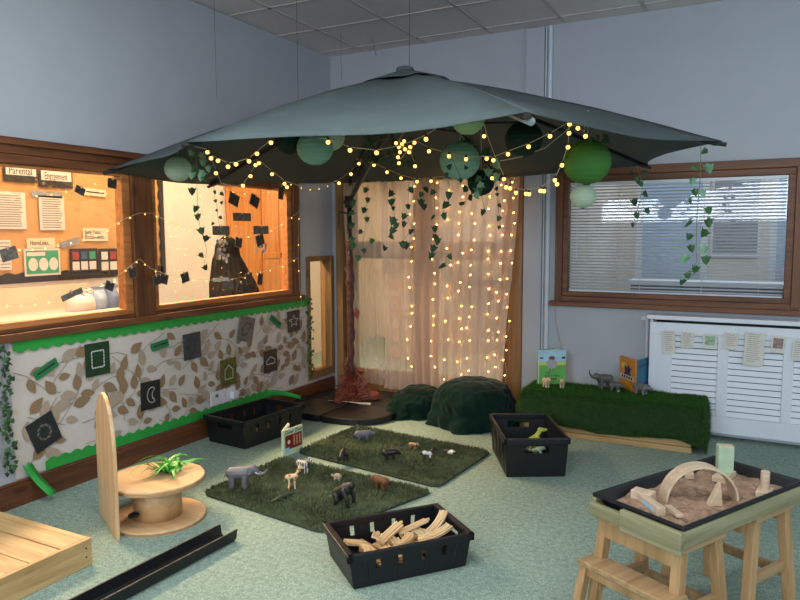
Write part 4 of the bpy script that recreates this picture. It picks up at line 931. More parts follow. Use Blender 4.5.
# ================================================================== toy animals
def cap_(p0, p1, r0, r1, n=10):
    P0, P1 = Vector(p0), Vector(p1); return J(tube([P0, P1], [r0, r1], n), sphere(P0, r0, n, 6), sphere(P1, r1, n, 6))
def animal(name, label, loc, heading, size, caps, m, group='toy animals', vox=.026, tilt=0., extra=(), ell=()):
    """caps in unit lengths (forward +x, up +z); size = metres per unit; one remeshed continuous body"""
    e = thing(name, label, 'toy animal', loc, group=group); e.rotation_euler = (tilt, 0, heading)
    V, F = J(*[cap_(*c) for c in caps], *[sphere(c, r, 12, 8, s) for c, r, s in ell])
    o = obj('body', ([tuple(x*size for x in v) for v in V], F), m, e, True)
    md = o.modifiers.new('remesh', 'REMESH'); md.mode = 'VOXEL'; md.voxel_size = vox*size; md.use_smooth_shade = True
    sm = o.modifiers.new('smooth', 'SMOOTH'); sm.factor = .5; sm.iterations = 2
    for nm, c, mm in extra: obj(nm, ([tuple(x*size for x in v) for v in J(*[cap_(*q, 6) for q in c])[0]], J(*[cap_(*q, 6) for q in c])[1]), mm, e, True)
    return e
def legs(xf, xb, w, zt, r0, r1, foot=0.02, bend=.03):
    o = []
    for x, b in ((xf, 1), (xb, -1)):
        for s in (-1, 1):
            o.append(((x, s*w, zt), (x+b*bend*-.3+(.03 if b < 0 else 0), s*w, zt*.5), r0, (r0+r1)/2)); o.append(((x+b*bend*-.3+(.03 if b < 0 else 0), s*w, zt*.5), (x, s*w, r1*.9), (r0+r1)/2, r1)); o.append(((x, s*w, r1*.9), (x+foot, s*w, r1*.9), r1, r1*.9))
    return o
def elephant(up):
    c = [((-.30, 0, .58), (.25, 0, .62), .25, .25), ((.25, 0, .62), (.52, 0, .76), .20, .19), ((.52, 0, .76), (.64, 0, .70), .18, .12)]
    tr = [(.64, .66), (.78, .56), (.94, .58), (1.06, .72)] if not up else [(.64, .72), (.80, .74), (.93, .90), (.98, 1.08), (.92, 1.16)]
    for k, (a, b) in enumerate(zip(tr, tr[1:])): c.append(((a[0], 0, a[1]), (b[0], 0, b[1]), .095-.018*k, .077-.018*k))
    c += legs(.22, -.30, .14, .45, .11, .095); c.append(((-.54, 0, .62), (-.62, 0, .36), .03, .02))
    return c, [((.44, s*.20, .74), .17, (.75, .22, 1.05)) for s in (-1, 1)]
def body4(bl_=.5, br=.16, lh=.36, lr=.05, neck=(.12, .2, .09), head=(.16, .08, -.04), ears=True, horns=0., tail=.2, hump=0., hr=.1):
    z = lh+br*.8; c = [((-bl_/2, 0, z), (bl_/2-.02, 0, z+hump), br, br*1.02)]
    nx, nz, nr = neck; hxp, hzp = bl_/2+nx, z+nz; c.append(((bl_/2-.02, 0, z+.04), (hxp, 0, hzp), br*.7, nr))
    hl, hr2, dz = head; c.append(((hxp, 0, hzp), (hxp+hl, 0, hzp+dz), hr, hr2))
    if ears:
        for s in (-1, 1): c.append(((hxp-.02, s*hr*.7, hzp+hr*.7), (hxp-.05, s*hr*1.2, hzp+hr*1.35), .03, .02))
    if horns:
        for s in (-1, 1): c.append(((hxp, s*hr*.4, hzp+hr*.7), (hxp-.04, s*hr*.6, hzp+hr*.7+horns), .026, .014))
    if tail: c.append(((-bl_/2-br*.7, 0, z+.04), (-bl_/2-br-.04, 0, z-tail), .025, .02))
    return c+legs(bl_/2-.06, -bl_/2+.04, br*.6, z-br*.3, lr*1.35, lr)
def onm(x, y, z=.026): return onz(x, y, z)
elc, ele = elephant(False); euc, eue = elephant(True)
tusk = lambda z: [('tusk', [((.62, s*.09, z), (.74, s*.11, z-.06), .026, .016) for s in (-1, 1)]+[((.74, s*.11, z-.06), (.82, s*.11, z-.03), .016, .008) for s in (-1, 1)], 'toy_white')]
AG = 'toy animals on the grass mats'; BG = 'toy animals on the grass bench'
animal('toy_elephant', 'large grey toy elephant with white tusks on the grass mat', onm(240, 488), SR-.05, .145, elc, 'toy_elephant', AG, extra=tusk(.66), ell=ele)
animal('toy_giraffe', 'brown patched toy giraffe on the grass mat', onm(292, 489), SR+.25, .115, body4(.40, .13, .52, .04, (.22, .42, .06), (.16, .045, -.05), True, .08, .2), 'toy_giraffe', AG)
animal('toy_zebra', 'striped toy zebra beside the giraffe', onm(303, 473), SR-.5, .118, body4(.52, .14, .40, .045, (.15, .24, .08), (.18, .05, -.08)), 'toy_zebra', AG)
animal('toy_crocodile', 'dark green toy crocodile lying before the giraffe', onm(283, 499), SR+.9, .11, [((-.3, 0, .12), (.25, 0, .13), .11, .11), ((.25, 0, .13), (.62, 0, .12), .09, .045), ((-.3, 0, .12), (-.62, 0, .09), .09, .05), ((-.62, 0, .09), (-.92, .12, .06), .05, .02)]+[((x, s*.1, .1), (x+.04, s*.2, .03), .04, .03) for x in (-.22, .2) for s in (-1, 1)], 'toy_croc', AG)
animal('toy_tortoise', 'small pale pinkish toy tortoise on the grass mat', onm(338, 480), SR+2.8, .07, [((-.1, 0, .3), (.1, 0, .3), .26, .26), ((.3, 0, .3), (.52, 0, .36), .1, .11)]+legs(.2, -.2, .2, .2, .09, .08), 'toy_pink', AG)
gor = [((-.2, 0, .42), (.18, 0, .62), .20, .25), ((.22, 0, .72), (.42, 0, .80), .16, .14)]+[((.2, s*.24, .62), (.34, s*.28, .34), .11, .09) for s in (-1, 1)]+[((.34, s*.28, .34), (.38, s*.27, .07), .09, .075) for s in (-1, 1)]+[((-.2, s*.15, .36), (-.12, s*.2, .2), .13, .10) for s in (-1, 1)]+[((-.12, s*.2, .2), (-.2, s*.2, .07), .09, .075) for s in (-1, 1)]
animal('toy_gorilla', 'large black toy gorilla on all fours on the grass mat', onm(342, 504), SR-.4, .135, gor, 'toy_dark', AG)
animal('toy_bear', 'brown toy bear near the crate of train track', onm(381, 489), SR+2.7, .115, body4(.48, .2, .26, .075, (.14, .08, .13), (.12, .08, -.05), True, 0, .02, .02, .14), 'toy_brown', AG)
animal('toy_hippo', 'bluish grey toy hippopotamus on the far end of the mat beside the parasol base', onm(363, 440), SR+.1, .125, body4(.56, .21, .16, .08, (.14, .04, .15), (.18, .13, -.05), True, 0, .04, 0, .14), 'toy_hippo', AG)
animal('toy_ape', 'small black toy ape near the mat edge by the book', onm(342, 462), SR+1.3, .085, gor, 'toy_dark', AG)
animal('toy_buffalo', 'dark brown toy buffalo in the middle of the mat', onm(390, 460), SR+.15, .115, body4(.5, .19, .26, .06, (.16, .0, .13), (.14, .08, -.07), True, .1, .12, .03, .13), 'toy_dark', AG)
animal('toy_kangaroo', 'small tan toy animal leaning beside the white goat', onm(413, 449), SR-.6, .10, body4(.44, .11, .24, .04, (.12, .06, .07), (.14, .05, -.04)), 'toy_tan', AG)
animal('toy_goat', 'white and grey toy goat standing on the mat', onm(427, 462), SR+.05, .115, body4(.46, .13, .42, .045, (.14, .22, .075), (.17, .05, -.04), True, .12), 'toy_cow', AG)
animal('toy_cow', 'white toy cow with dark spots lying on its side', onm(452, 452, .045), SR-.5, .10, body4(.46, .15, .32, .05, (.14, .1, .09), (.15, .07, -.06)), 'toy_cow', AG, tilt=1.25)
# on the bench
def onb(x, y): return onz(x, y, GZ+.012)
animal('toy_lioness', 'cream toy animal standing before the green book, near its spine', onb(546, 387.5), SR-1.2, .13, body4(.36, .13, .3, .05, (.1, .14, .09), (.13, .06, -.05)), 'toy_cream', BG)
animal('toy_lamb', 'cream toy animal before the green book, near its outer edge', onb(562, 388), SR-1.9, .115, body4(.36, .13, .3, .05, (.1, .1, .09), (.12, .06, -.05)), 'toy_cream', BG)
animal('toy_elephant', 'grey toy elephant with raised trunk on the grass bench', onb(604, 388.5), SR+pi+.25, .125, euc, 'toy_grey', BG, ell=eue)
animal('toy_badger', 'small dark toy animal with pale feet beside the open book', onb(615, 391), SR-.5, .13, body4(.42, .17, .2, .06, (.12, -.02, .11), (.14, .05, -.06)), 'toy_grey', BG, extra=[('foot', [((.15, s*.1, .03), (.2, s*.1, .03), .045, .04) for s in (-1, 1)], 'toy_white')])
animal('toy_rhino', 'greenish grey toy rhinoceros standing against the blue side of the open book', onb(641, 394.5), SR-.9, .14, body4(.5, .19, .24, .07, (.14, .02, .14), (.2, .08, -.06), True, 0, .1), 'toy_rhino', BG)
# dinosaurs in the crate
def dino(label, loc, hd, size, m):
    c = [((-.25, 0, .42), (.12, 0, .55), .14, .16), ((.12, 0, .58), (.34, 0, .86), .11, .09), ((.34, 0, .88), (.62, 0, .86), .115, .06), ((-.25, 0, .42), (-.62, 0, .34), .12, .06), ((-.62, 0, .34), (-1.0, 0, .40), .06, .02)]
    for s in (-1, 1): c += [((-.08, s*.12, .42), (.06, s*.15, .22), .11, .07), ((.06, s*.15, .22), (-.04, s*.15, .05), .07, .05), ((-.04, s*.15, .04), (.1, s*.15, .04), .05, .045), ((.22, s*.1, .6), (.34, s*.12, .48), .045, .03)]
    return animal('toy_dinosaur', label, loc, hd, size, c, m, 'toys in the dinosaur crate')
cw = Matrix.Translation(CR) @ RZ(CRA)
dino('yellow green toy dinosaur standing up in the black crate', cw @ Vector((.10, .015, .10)), SR+.35, .15, 'toy_dino')
dino('pale small toy dinosaur lying in the black crate', cw @ Vector((.2, .04, .11)), SR-.2, .085, 'pale_green')
for k, (x, y, z, m, lb) in enumerate(((-.05, .05, .05, 'toy_grey', 'grey toy dinosaur at the bottom of the crate'), (-.12, -.03, .03, 'toy_croc', 'dark green toy dinosaur at the bottom of the crate'), (.02, -.05, .06, 'toy_dark', 'black toy dinosaur at the bottom of the crate'))):
    e = dino(lb, cw @ Vector((x, y, z)), k*2.1, .13, m); e.rotation_euler[0] = 1.2
# small pieces in the crate under the display
lw = Matrix.Translation(CL) @ RZ(CLA)
for k in range(9):
    x, y = rt_.uniform(-.2, .2), rt_.uniform(-.1, .1)
    o = obj('wooden_block', cbox((0, 0, .016), (.05, .032, .032)), 'block_wood', loc=lw @ Vector((x, y, .008)), rz=rt_.uniform(0, 3), bevel=.003)
    tag(o, 'pale wooden building block in the crate under the leaf display', 'block', 'blocks in the crate under the display')
# ================================================================== books
def book(name, label, loc, rz, w_, h_, open_, cov, back, group='picture books', t=.008):
    """standing open book: two boards meeting at a spine at the origin; board A along +x"""
    e = thing(name, label, 'book', loc, rz, group)
    obj('front_cover', box(0, w_, -t/2, t/2, 0, h_), cov, e, bevel=.001)
    b = X(box(0, w_, -t/2, t/2, 0, h_), RZ(open_)); obj('back_cover', b, back, e, bevel=.001)
    obj('pages', J(X(box(.004, w_-.006, t/2, t/2+.006, .004, h_-.004), Matrix()), X(box(.004, w_-.006, -t/2-.006, -t/2, .004, h_-.004), RZ(open_))) if open_ > 0 else J(X(box(.004, w_-.006, -t/2-.006, -t/2, .004, h_-.004), Matrix()), X(box(.004, w_-.006, t/2, t/2+.006, .004, h_-.004), RZ(open_))), 'paper_white', e)
    return e
def face(x, z, y=-.0052): return Matrix(((1, 0, 0, x), (0, 0, -1, y), (0, 1, 0, z), (0, 0, 0, 1)))
mat('cover_mint', 'cfe0bb', .5, .03, 9.); mat('cover_red', '7e1f16', .5, .1, 9.); mat('cover_field', '66ad52', .5, .12, 9.); mat('cover_sky', 'a3cbe0', .5, .1, 6.); mat('cover_hill', 'c2cf6a', .5, .1, 9.); mat('sheep_grey', 'a3a19e', .6, .3, 90.)
mat('cover_orange', 'd98f2c', .5, .2, 14.); mat('cover_teal', '1f6a86', .5, .15, 9.); mat('cover_violet', '3a2a60', .5, .1, 9.); mat('cover_yellow', 'd8d048', .5, .1, 9.); mat('bar_pink', 'c98f78', .5, .1, 9.)
def quad2(x0, x1, z0, z1, y=-.0046): return [(x0, y, z0), (x1, y, z0), (x1, y, z1), (x0, y, z1)], [(0, 1, 2, 3)]
# book standing between the mats
p0 = onz(282.5, 457.5); p1 = onz(302.5, 449.5); bwid = (p1-p0).length; az = atan2(p1.y-p0.y, p1.x-p0.x); bh = 2.0*bwid*.56
bh = .175
e = book('picture_book', 'small pale green board book with a red cover panel standing by the mats', p0, az, bwid, bh, radians(30), 'cover_mint', 'cover_mint')
obj('cover_panel', quad2(bwid*.12, bwid*.95, bh*.22, bh*.76), 'cover_red', e)
for k in range(3): obj('cover_bar', quad2(bwid*(.52+.14*k), bwid*(.60+.14*k), bh*.32, bh*.70, -.005), 'bar_pink', e)
obj('cover_tag', quad2(bwid*.12, bwid*.32, bh*.10, bh*.30, -.005), 'cover_sky', e)
obj('cover_patch', ([(bwid*.3+.014*cos(2*pi*k/12), -.0051, bh*.50+.014*sin(2*pi*k/12)) for k in range(12)], [tuple(range(12))]), 'paper_white', e)
text('title', 'Dear Zoo', .034, 'ink', face(bwid*.54, bh*.87), e, w=bwid*.82)
# green book
zb = GZ+.004
p0 = onz(537, 384.5, zb); p1 = onz(565.5, 384, zb); bwid = (p1-p0).length; az = atan2(p1.y-p0.y, p1.x-p0.x); bh = .262
e = book('picture_book', 'green and sky blue picture book with a woolly sheep, standing on the grass bench', p0, az, bwid, bh, radians(28), 'cover_field', 'cover_field')
obj('cover_sky', quad2(0, bwid, bh*.66, bh), 'cover_sky', e); obj('cover_hill', quad2(0, bwid, bh*.56, bh*.66, -.0047), 'cover_hill', e)
cx_, cz_ = bwid*.5, bh*.60
obj('cover_sheep', ([(cx_+(.040+.005*sin(7*a))*cos(a), -.005, cz_+(.040+.005*sin(7*a))*sin(a)) for a in [2*pi*k/42 for k in range(42)]], [tuple(range(42))]), 'sheep_grey', e)
obj('cover_face', ([(cx_+.024*cos(a), -.0053, cz_+.045+.014*sin(a)) for a in [2*pi*k/14 for k in range(14)]], [tuple(range(14))]), 'toy_brown', e)
obj('cover_feet', J(quad2(cx_-.012, cx_-.008, bh*.36, bh*.46, -.005), quad2(cx_+.008, cx_+.012, bh*.36, bh*.46, -.005), quad2(bwid*.08, bwid*.2, bh*.75, bh*.79, -.005), quad2(bwid*.85, bwid*.97, bh*.74, bh*.8, -.005)), 'ink', e)
mat('title_teal', '16505c', .6, 0)
text('title', 'THE', .022, 'title_teal', face(bwid*.34, bh*.34), e); text('title', 'SHEEP WHO', .026, 'title_teal', face(bwid*.53, bh*.245), e, w=bwid*.56)
obj('title', J(*[quad2(bwid*(.28+.085*k), bwid*(.34+.085*k), bh*.12, bh*.19, -.005) for k in range(5)]), 'toy_brown', e)
# orange and blue book, opened towards the wall
p0 = onz(636, 393.5, zb); pa = onz(619.5, 386.5, zb); bwid = .17; bh = .235
az = atan2(pa.y-p0.y, pa.x-p0.x); pb = onz(650, 388, zb); az2 = atan2(pb.y-p0.y, pb.x-p0.x)
e = thing('picture_book', 'picture book with an orange front and a teal back, standing open on the grass bench', 'book', p0, 0, 'picture books')
fw = (pa-p0).length; bw2 = (pb-p0).length
fc = obj('front_cover', X(box(0, fw, -.003, .003, 0, bh), RZ(az)), 'cover_orange', e); bc = obj('back_cover', X(box(0, bw2, -.003, .003, 0, bh), RZ(az2)), 'cover_teal', e)
def fquad(f0, f1, z0, z1, o, a, wd, nrm): return X(([(wd*f0, nrm*o, bh*z0), (wd*f1, nrm*o, bh*z0), (wd*f1, nrm*o, bh*z1), (wd*f0, nrm*o, bh*z1)], [(0, 1, 2, 3)]), RZ(a))
obj('cover_figure', X(([(fw*(.5+q[0]), .0042, bh*(.62+q[1])) for q in ((-.28, .16), (-.16, .06), (-.05, .2), (.05, .06), (.2, .18), (.16, -.08), (.26, -.18), (0, -.14), (-.24, -.2), (-.14, -.05))], [tuple(range(10))]), RZ(az)), 'cover_violet', e)
obj('cover_figure', X(([(fw*(.75+.16*cos(t)), .0039, bh*(.75+.08*sin(t))) for t in [2*pi*k/12 for k in range(12)]], [tuple(range(12))]), RZ(az)), 'cover_yellow', e)
obj('title_band', fquad(.12, .95, .33, .46, .0043, az, fw, 1), 'paper_white', e)
obj('title', J(*[fquad(.2+.14*k, .29+.14*k, .35, .44, .0048, az, fw, 1) for k in range(5)]), 'ink', e)
obj('title', J(*[fquad(.12+.15*k, .22+.15*k, .76, .84, .0045, az2, bw2, -1) for k in range(4)]), 'cover_violet', e)
obj('cover_figure', fquad(.05, .95, .03, .25, .0042, az2, bw2, -1), 'cover_violet', e)
obj('page_block', J(X(box(.004, bw2-.004, .003, .012, .003, bh-.003), RZ(az2))), 'paper_white', e)

# ================================================================== cable drum, arched board, platform, gutter
DC = Vector((.795, -2.87, 0)); DR = .235
dr = thing('cable_drum', 'low wooden cable drum used as a table with a plastic plant', 'cable drum', DC)
obj('bottom_disc', lathe([(DR, 0), (DR, .016), (DR-.004, .02), (.001, .02)], 48), 'ply', dr, bevel=0); obj('top_disc', lathe([(DR, .195), (DR, .215), (DR-.004, .219), (.001, .219)], 48), 'ply', dr)
obj('disc_edge', J(*[lathe([(DR+.0012, z), (DR+.0012, z+.0025)], 48) for z in (.003, .009, .199, .206)]), 'ply_edge', dr)
obj('hub_drum', lathe([(.118, .02), (.118, .195)], 32), 'ply', dr, True)
hd_ = (onz(140, 520, .03)-DC).normalized(); hp = hd_*.155+Vector((0, 0, .021)); obj('bolt_hole', lathe([(.02, 0), (.026, .0015), (.026, .012), (.018, .012), (.018, 0)], 16, tuple(hp)), 'pole_metal', dr); obj('bolt', lathe([(.013, 0), (.013, .02), (.001, .022)], 12, tuple(hp)), 'black_plastic', dr)
b0, b1 = onz(101, 512), onz(118.5, 541.5); W_ = (b1-b0).length; az = atan2(b1.y-b0.y, b1.x-b0.x)
mdp = (b0+b1)/2; zt = .5
for _ in range(60):
    zt += (pix((mdp.x, mdp.y, zt))[1]-393)*.002
def arch(W_, zt, n=22):
    s = zt*.56; P = [(0, 0), (W_, 0)]
    for k in range(n+1): a = pi*k/n; P.append((W_/2+W_/2*cos(a), s+(zt-s)*sin(a)**.9 if 0 < a < pi else s))
    return P
bdm = thing('arched_board', 'tall thin plywood board with a rounded top standing against the drum', 'board', b0, az)
obj('panel', X(prism(arch(W_, zt), -.009, .009), XZ), 'pine_z', bdm, bevel=.003)
pg = thing('plastic_plant', 'spidery green plastic plant lying on the cable drum', 'plant', onz(172, 471, .222))
rp = random.Random(9)
for k in range(30):
    a = rp.uniform(0, 6.28); l = rp.uniform(.08, .20); h_ = rp.uniform(.02, .07); b_ = rp.uniform(-.6, .6)
    st0 = Vector((rp.uniform(-.05, .05), rp.uniform(-.05, .05), .004))
    pth = [st0+Vector((cos(a+b_*s)*l*s, sin(a+b_*s)*l*s, h_*sin(pi*s*.9)-.02*s*s*0)) for s in (0, .2, .4, .6, .8, 1)]
    V = []
    for i, p in enumerate(pth):
        wd = .009*(1-(i/5)**2)+.0015; n_ = Vector((-sin(a), cos(a), .3))*wd; V += [tuple(p-n_), tuple(p+n_)]
    obj('blade', (V, [(2*i, 2*i+1, 2*i+3, 2*i+2) for i in range(5)]), 'plant_green', pg, True)
# platform
plt_ = thing('wooden_platform', 'low pine platform of wide planks by the left wall', 'platform', (.47, -3.95, 0))
PX0, PX1, PY0_, PY1_, PZ = .03-.47, .925-.47, -4.6+3.95, -3.365+3.95, .122
y = PY1_; k = 0
while y > PY0_+.01:
    y0 = max(y-.138, PY0_); obj('plank', box(PX0, PX1-.02, y0+.0025, y-.0025, PZ-.02, PZ-.001*(k % 2)), 'pine_x', plt_, bevel=.003); y -= .138; k += 1
obj('side_board', box(PX1-.02, PX1, PY0_, PY1_, .0, PZ), 'pine_y', plt_, bevel=.003); obj('side_board', box(PX0, PX1-.02, PY1_-.02, PY1_-.002, 0, PZ-.02), 'pine_x', plt_, bevel=.002); obj('side_board', box(PX0, PX1-.02, PY0_, PY0_+.02, 0, PZ-.02), 'pine_x', plt_)
for zz in (.045, .085): obj('screw', lathe([(.004, 0), (.004, .0015), (.001, .002)], 8), 'black_plastic', plt_, loc=(PX1, PY1_-.03, zz), rot=(0, radians(90), 0))
# gutter
gt = thing('gutter_channel', 'black plastic gutter channel lying on the carpet', 'gutter', (1.285, -2.90, 0), radians(-2.5))
sec = [(-.056, .058), (-.050, .058), (-.044, .02), (-.032, .006), (.032, .006), (.044, .02), (.05, .058), (.056, .058), (.05, .016), (.036, 0), (-.036, 0), (-.05, .016)]
V = [(x, yy, z) for yy in (0, -1.3) for x, z in sec]; n = len(sec)
obj('channel', (V, [(k, (k+1) % n, n+(k+1) % n, n+k) for k in range(n)]+[tuple(reversed(range(n))), tuple(range(n, 2*n))]), 'black_plastic', gt)
obj('clip_lip', J(box(-.060, -.050, -1.3, 0, .054, .062), box(.050, .060, -1.3, 0, .054, .062)), 'black_plastic', gt, bevel=.002)

# ================================================================== sand table
TZ = .50
N0 = onz(684, 532, TZ); U = (onz(800, 486, TZ)-N0); UL = U.length*1.06; tang = atan2(U.y, U.x); Vv = Vector((-sin(tang), cos(tang), 0)); VL = .372
tw_ = Matrix.Translation((N0.x, N0.y, 0)) @ RZ(tang)      # local x along the long side, y across, z up
tb = thing('sand_table', 'weathered plank frame with a black tray, resting on two step stools', 'sand table', (N0.x, N0.y, 0), tang)
obj('frame_board', box(0, UL, 0, .022, TZ-.062, TZ-.004), 'weathered', tb, bevel=.004); obj('frame_board', box(0, UL, VL-.022, VL, TZ-.062, TZ-.004), 'weathered', tb, bevel=.004)
obj('frame_board', box(-.022, 0, -.004, VL*.62, TZ-.075, TZ), 'weathered_y', tb, bevel=.004); obj('frame_board', box(-.012, .01, VL*.62+.003, VL, TZ-.066, TZ-.02), 'weathered_y', tb, bevel=.004); obj('frame_board', box(UL, UL+.022, 0, VL, TZ-.062, TZ-.004), 'weathered_y', tb, bevel=.004)
def trayf(o, z): return [(o, o+.0, z), (UL-o, o, z), (UL-o, VL-o, z), (o, VL-o, z)]
tr = thing('sand_tray', 'shallow black plastic tray filled with sand', 'tray', (N0.x, N0.y, 0), tang)
o1, o2, zb_, zr = .016, .045, TZ-.06, TZ+.012
V = trayf(o1, zr)+trayf(o2, zb_)+trayf(o1-.014, zr)+trayf(o1-.014, zr-.012)
F = [(4, 5, 6, 7)]+[(i, (i+1) % 4, 4+(i+1) % 4, 4+i) for i in range(4)]+[(i, 8+i, 8+(i+1) % 4, (i+1) % 4) for i in range(4)]+[(8+i, 12+i, 12+(i+1) % 4, 8+(i+1) % 4) for i in range(4)]
solid(obj('tray_body', (V, F), 'tray_plastic', tr, bevel=.006), .004, -1)
def sandz(x, y):
    return TZ-.026+.016*noise.noise((x*8, y*8, 3))+.010*noise.noise((x*26, y*26, 5))+.005*noise.noise((x*60, y*60, 5))
sd = obj('sand', grid(lambda u, v: Vector(((o2-.014)+(UL-2*o2+.028)*u, (o2-.014)+(VL-2*o2+.028)*v, sandz(UL*u, VL*v))), 60, 36), 'sand', tr, True); sd['kind'] = 'stuff'
# stools
def stool(label, x0, x1, step):
    e = thing('step_stool', label, 'stool', (N0.x, N0.y, 0), tang, 'wooden step stools under the sand table')
    y0, y1, zt_ = .02, VL-.02, TZ-.066
    obj('seat_board', box(x0-.01, x1+.01, y0-.01, y1+.01, zt_-.02, zt_), 'stool_wood_x', e, bevel=.004)
    for x, s in ((x0+.02, -1), (x1-.02, 1)):
        for y in (y0+.018, y1-.018):
            V, F = cbox((0, 0, 0), (.04, .036, zt_-.02)); sp = .055
            V = [(x+v[0]+(s*sp if v[2] < 0 else 0), y+v[1]+((.018 if y > VL/2 else -.018) if v[2] < 0 else 0), (zt_-.02)/2+v[2]) for v in V]
            obj('leg', (V, F), 'stool_wood', e, bevel=.004)
    for y in (y0+.02, y1-.02): obj('rail', box(x0-.02, x1+.02, y-.012, y+.012, .17, .205), 'stool_wood_x', e, bevel=.003)
    for x in (x0+.005, x1-.005): obj('apron', box(x-.011, x+.011, y0+.02, y1-.02, zt_-.075, zt_-.02), 'stool_wood', e, bevel=.003)
    obj('rail', box(x1+.0, x1+.022, y0+.02, y1-.02, .14, .175), 'stool_wood_x', e, bevel=.003)
    if step:
        sx0, sx1 = x0-.085, x0+.005; zs2 = .282
        obj('step_board', box(sx0, sx1+.01, y0-.02, y1+.02, zs2-.022, zs2), 'stool_wood_x', e, bevel=.005)
        for y in (y0-.006, y1+.006):
            V, F = cbox((0, 0, 0), (.036, .032, zs2-.022)); V = [(sx0+.03+v[0]-(.07 if v[2] < 0 else 0), y+v[1], (zs2-.022)/2+v[2]) for v in V]; obj('step_leg', (V, F), 'stool_wood', e, bevel=.004)
            obj('step_rail', box(sx0+.02, x0+.02, y-.01, y+.01, zs2-.06, zs2-.022), 'stool_wood_x', e, bevel=.003)
        obj('apron', box(sx0+.02, sx0+.04, y0, y1, zs2-.06, zs2-.022), 'stool_wood', e, bevel=.003)
stool('wooden stool with a low step, under the tray end by the arch block', .02, .25, True)
stool('wooden stool under the sand tray end by the round peg block', UL-.30, UL-.06, False)
# blocks on the sand; positions from the photograph, resting on the sand surface
def on_sand(px, py): return onz(px, py, TZ-.024)
BGp = 'wooden blocks on the sand'
def blk(name, label, px, py, rz, vf, m='block_wood', dz=-.004, parts=()):
    p = on_sand(px, py); e = thing(name, label, 'block', (p.x, p.y, p.z+dz), tang+rz, BGp)
    obj('block_body', vf, m, e, bevel=.003)
    for n_, v_, m_ in parts: obj(n_, v_, m_, e)
    return e
ap0, ap1 = on_sand(662, 498), on_sand(735, 497.5); ar = (ap1-ap0).length/2; aa = atan2(ap1.y-ap0.y, ap1.x-ap0.x)
n = 20; poly = [(ar*cos(pi*k/n), ar*sin(pi*k/n)) for k in range(n+1)]+[((ar-.008)*cos(pi*k/n), (ar-.008)*sin(pi*k/n)) for k in range(n, -1, -1)]
def archv():
    V, F = [], []
    for k in range(n+1):
        for r_, yy in ((ar, -.035), (ar, .035), (ar-.008, .035), (ar-.008, -.035)): V.append((r_*cos(pi*k/n), yy, r_*sin(pi*k/n)))
    for k in range(n): F += [(4*k+q, 4*k+(q+1) % 4, 4*k+4+(q+1) % 4, 4*k+4+q) for q in range(4)]
    F += [(3, 2, 1, 0), tuple(4*n+q for q in range(4))]; return V, F
md_ = (ap0+ap1)/2; e = thing('arch_block', 'wide curved wooden arch standing in the sand', 'block', (md_.x, md_.y, md_.z-.008), aa, BGp); obj('arch_band', archv(), 'block_wood', e, bevel=.002)
blk('prism_block', 'thin triangular wooden block standing in the sand', 714, 504, SR-tang, X(prism([(-.026, 0), (.026, 0), (.016, .085)], -.014, .014), XZ))
blk('cube_block', 'squat wooden block lying at the sand tray end, above the printed block', 643, 499, .25, cbox((0, 0, .018), (.05, .075, .036)))
blk('printed_block', 'long wooden block with faded blue print along the tray end board', 651, 508, 1.15, cbox((0, 0, .016), (.135, .034, .032)), parts=[('print', cbox((-.01, .0175, .018), (.08, .001, .014)), 'cover_sky')])
blk('plank_block', 'narrow wooden plank slanting from the sand up to the tray edge', 674, 513, .95, X(cbox((0, 0, .010), (.115, .026, .014)), RY(.12)))
blk('slab_block', 'flat wooden block half behind the curved arch', 688, 474, .7, cbox((0, 0, .012), (.10, .034, .024)))
blk('base_block', 'flat wooden block under the pale green box', 724, 478, .2, cbox((0, 0, .012), (.12, .05, .024)))
blk('base_block', 'flat square wooden block under the round peg', 764.5, 494, .35, cbox((0, 0, .011), (.075, .05, .022)))
p = on_sand(764.5, 494); e = thing('peg_block', 'round wooden peg standing on a flat square block', 'block', (p.x, p.y, p.z+.018), 0, BGp); obj('peg', lathe([(.0155, 0), (.0155, .067), (.014, .069), (.001, .069)], 18), 'block_wood', e)
p = on_sand(724, 477); e = thing('green_box', 'upright pale green wooden box on the sand tray', 'block', (p.x, p.y, p.z+.02), tang-.75, BGp); obj('box_body', cbox((0, 0, .054), (.058, .04, .108)), 'pale_green', e, bevel=.003); obj('box_edge', cbox((.0, 0, .1085), (.054, .036, .001)), 'block_wood', e)

# ================================================================== corridor seen through the left window
kb = thing('pin_board', 'kraft paper pin board with a black scalloped edge on the corridor wall', 'pin board', (KX, -2.3, 1.1))
kl = Vector((KX, -2.3, 1.1)); KB0, KB1, KZ0, KZ1 = -4.6, -.80, 1.12, 2.3
obj('kraft_paper', grid(lambda u, v: Vector((KX+.008+.004*noise.noise((u*30, v*9, 2)), KB0+(KB1-KB0)*u, KZ0+(KZ1-KZ0)*v))-kl, 80, 20), 'kraft', kb, True)
def kstrip(vert):
    V = []; n = 150 if not vert else 50
    for i in range(n+1):
        f = i/n
        if not vert: y = KB0+(KB1-KB0)*f; w_ = .018*abs(sin(pi*y/.115)); V += [Vector((KX+.016, y, KZ0-.03))-kl, Vector((KX+.016, y, KZ0+.03+w_))-kl]
        else: z = KZ0-.03+(KZ1-KZ0)*f; w_ = .018*abs(sin(pi*z/.115)); V += [Vector((KX+.016, KB1+.03, z))-kl, Vector((KX+.016, KB1-.02-w_, z))-kl]
    return V, [(2*i, 2*i+2, 2*i+3, 2*i+1) for i in range(n)]
solid(obj('border_trim', kstrip(False), 'border_black', kb), .002); solid(obj('border_trim', kstrip(True), 'border_black', kb), .002)
KF = KX+.02
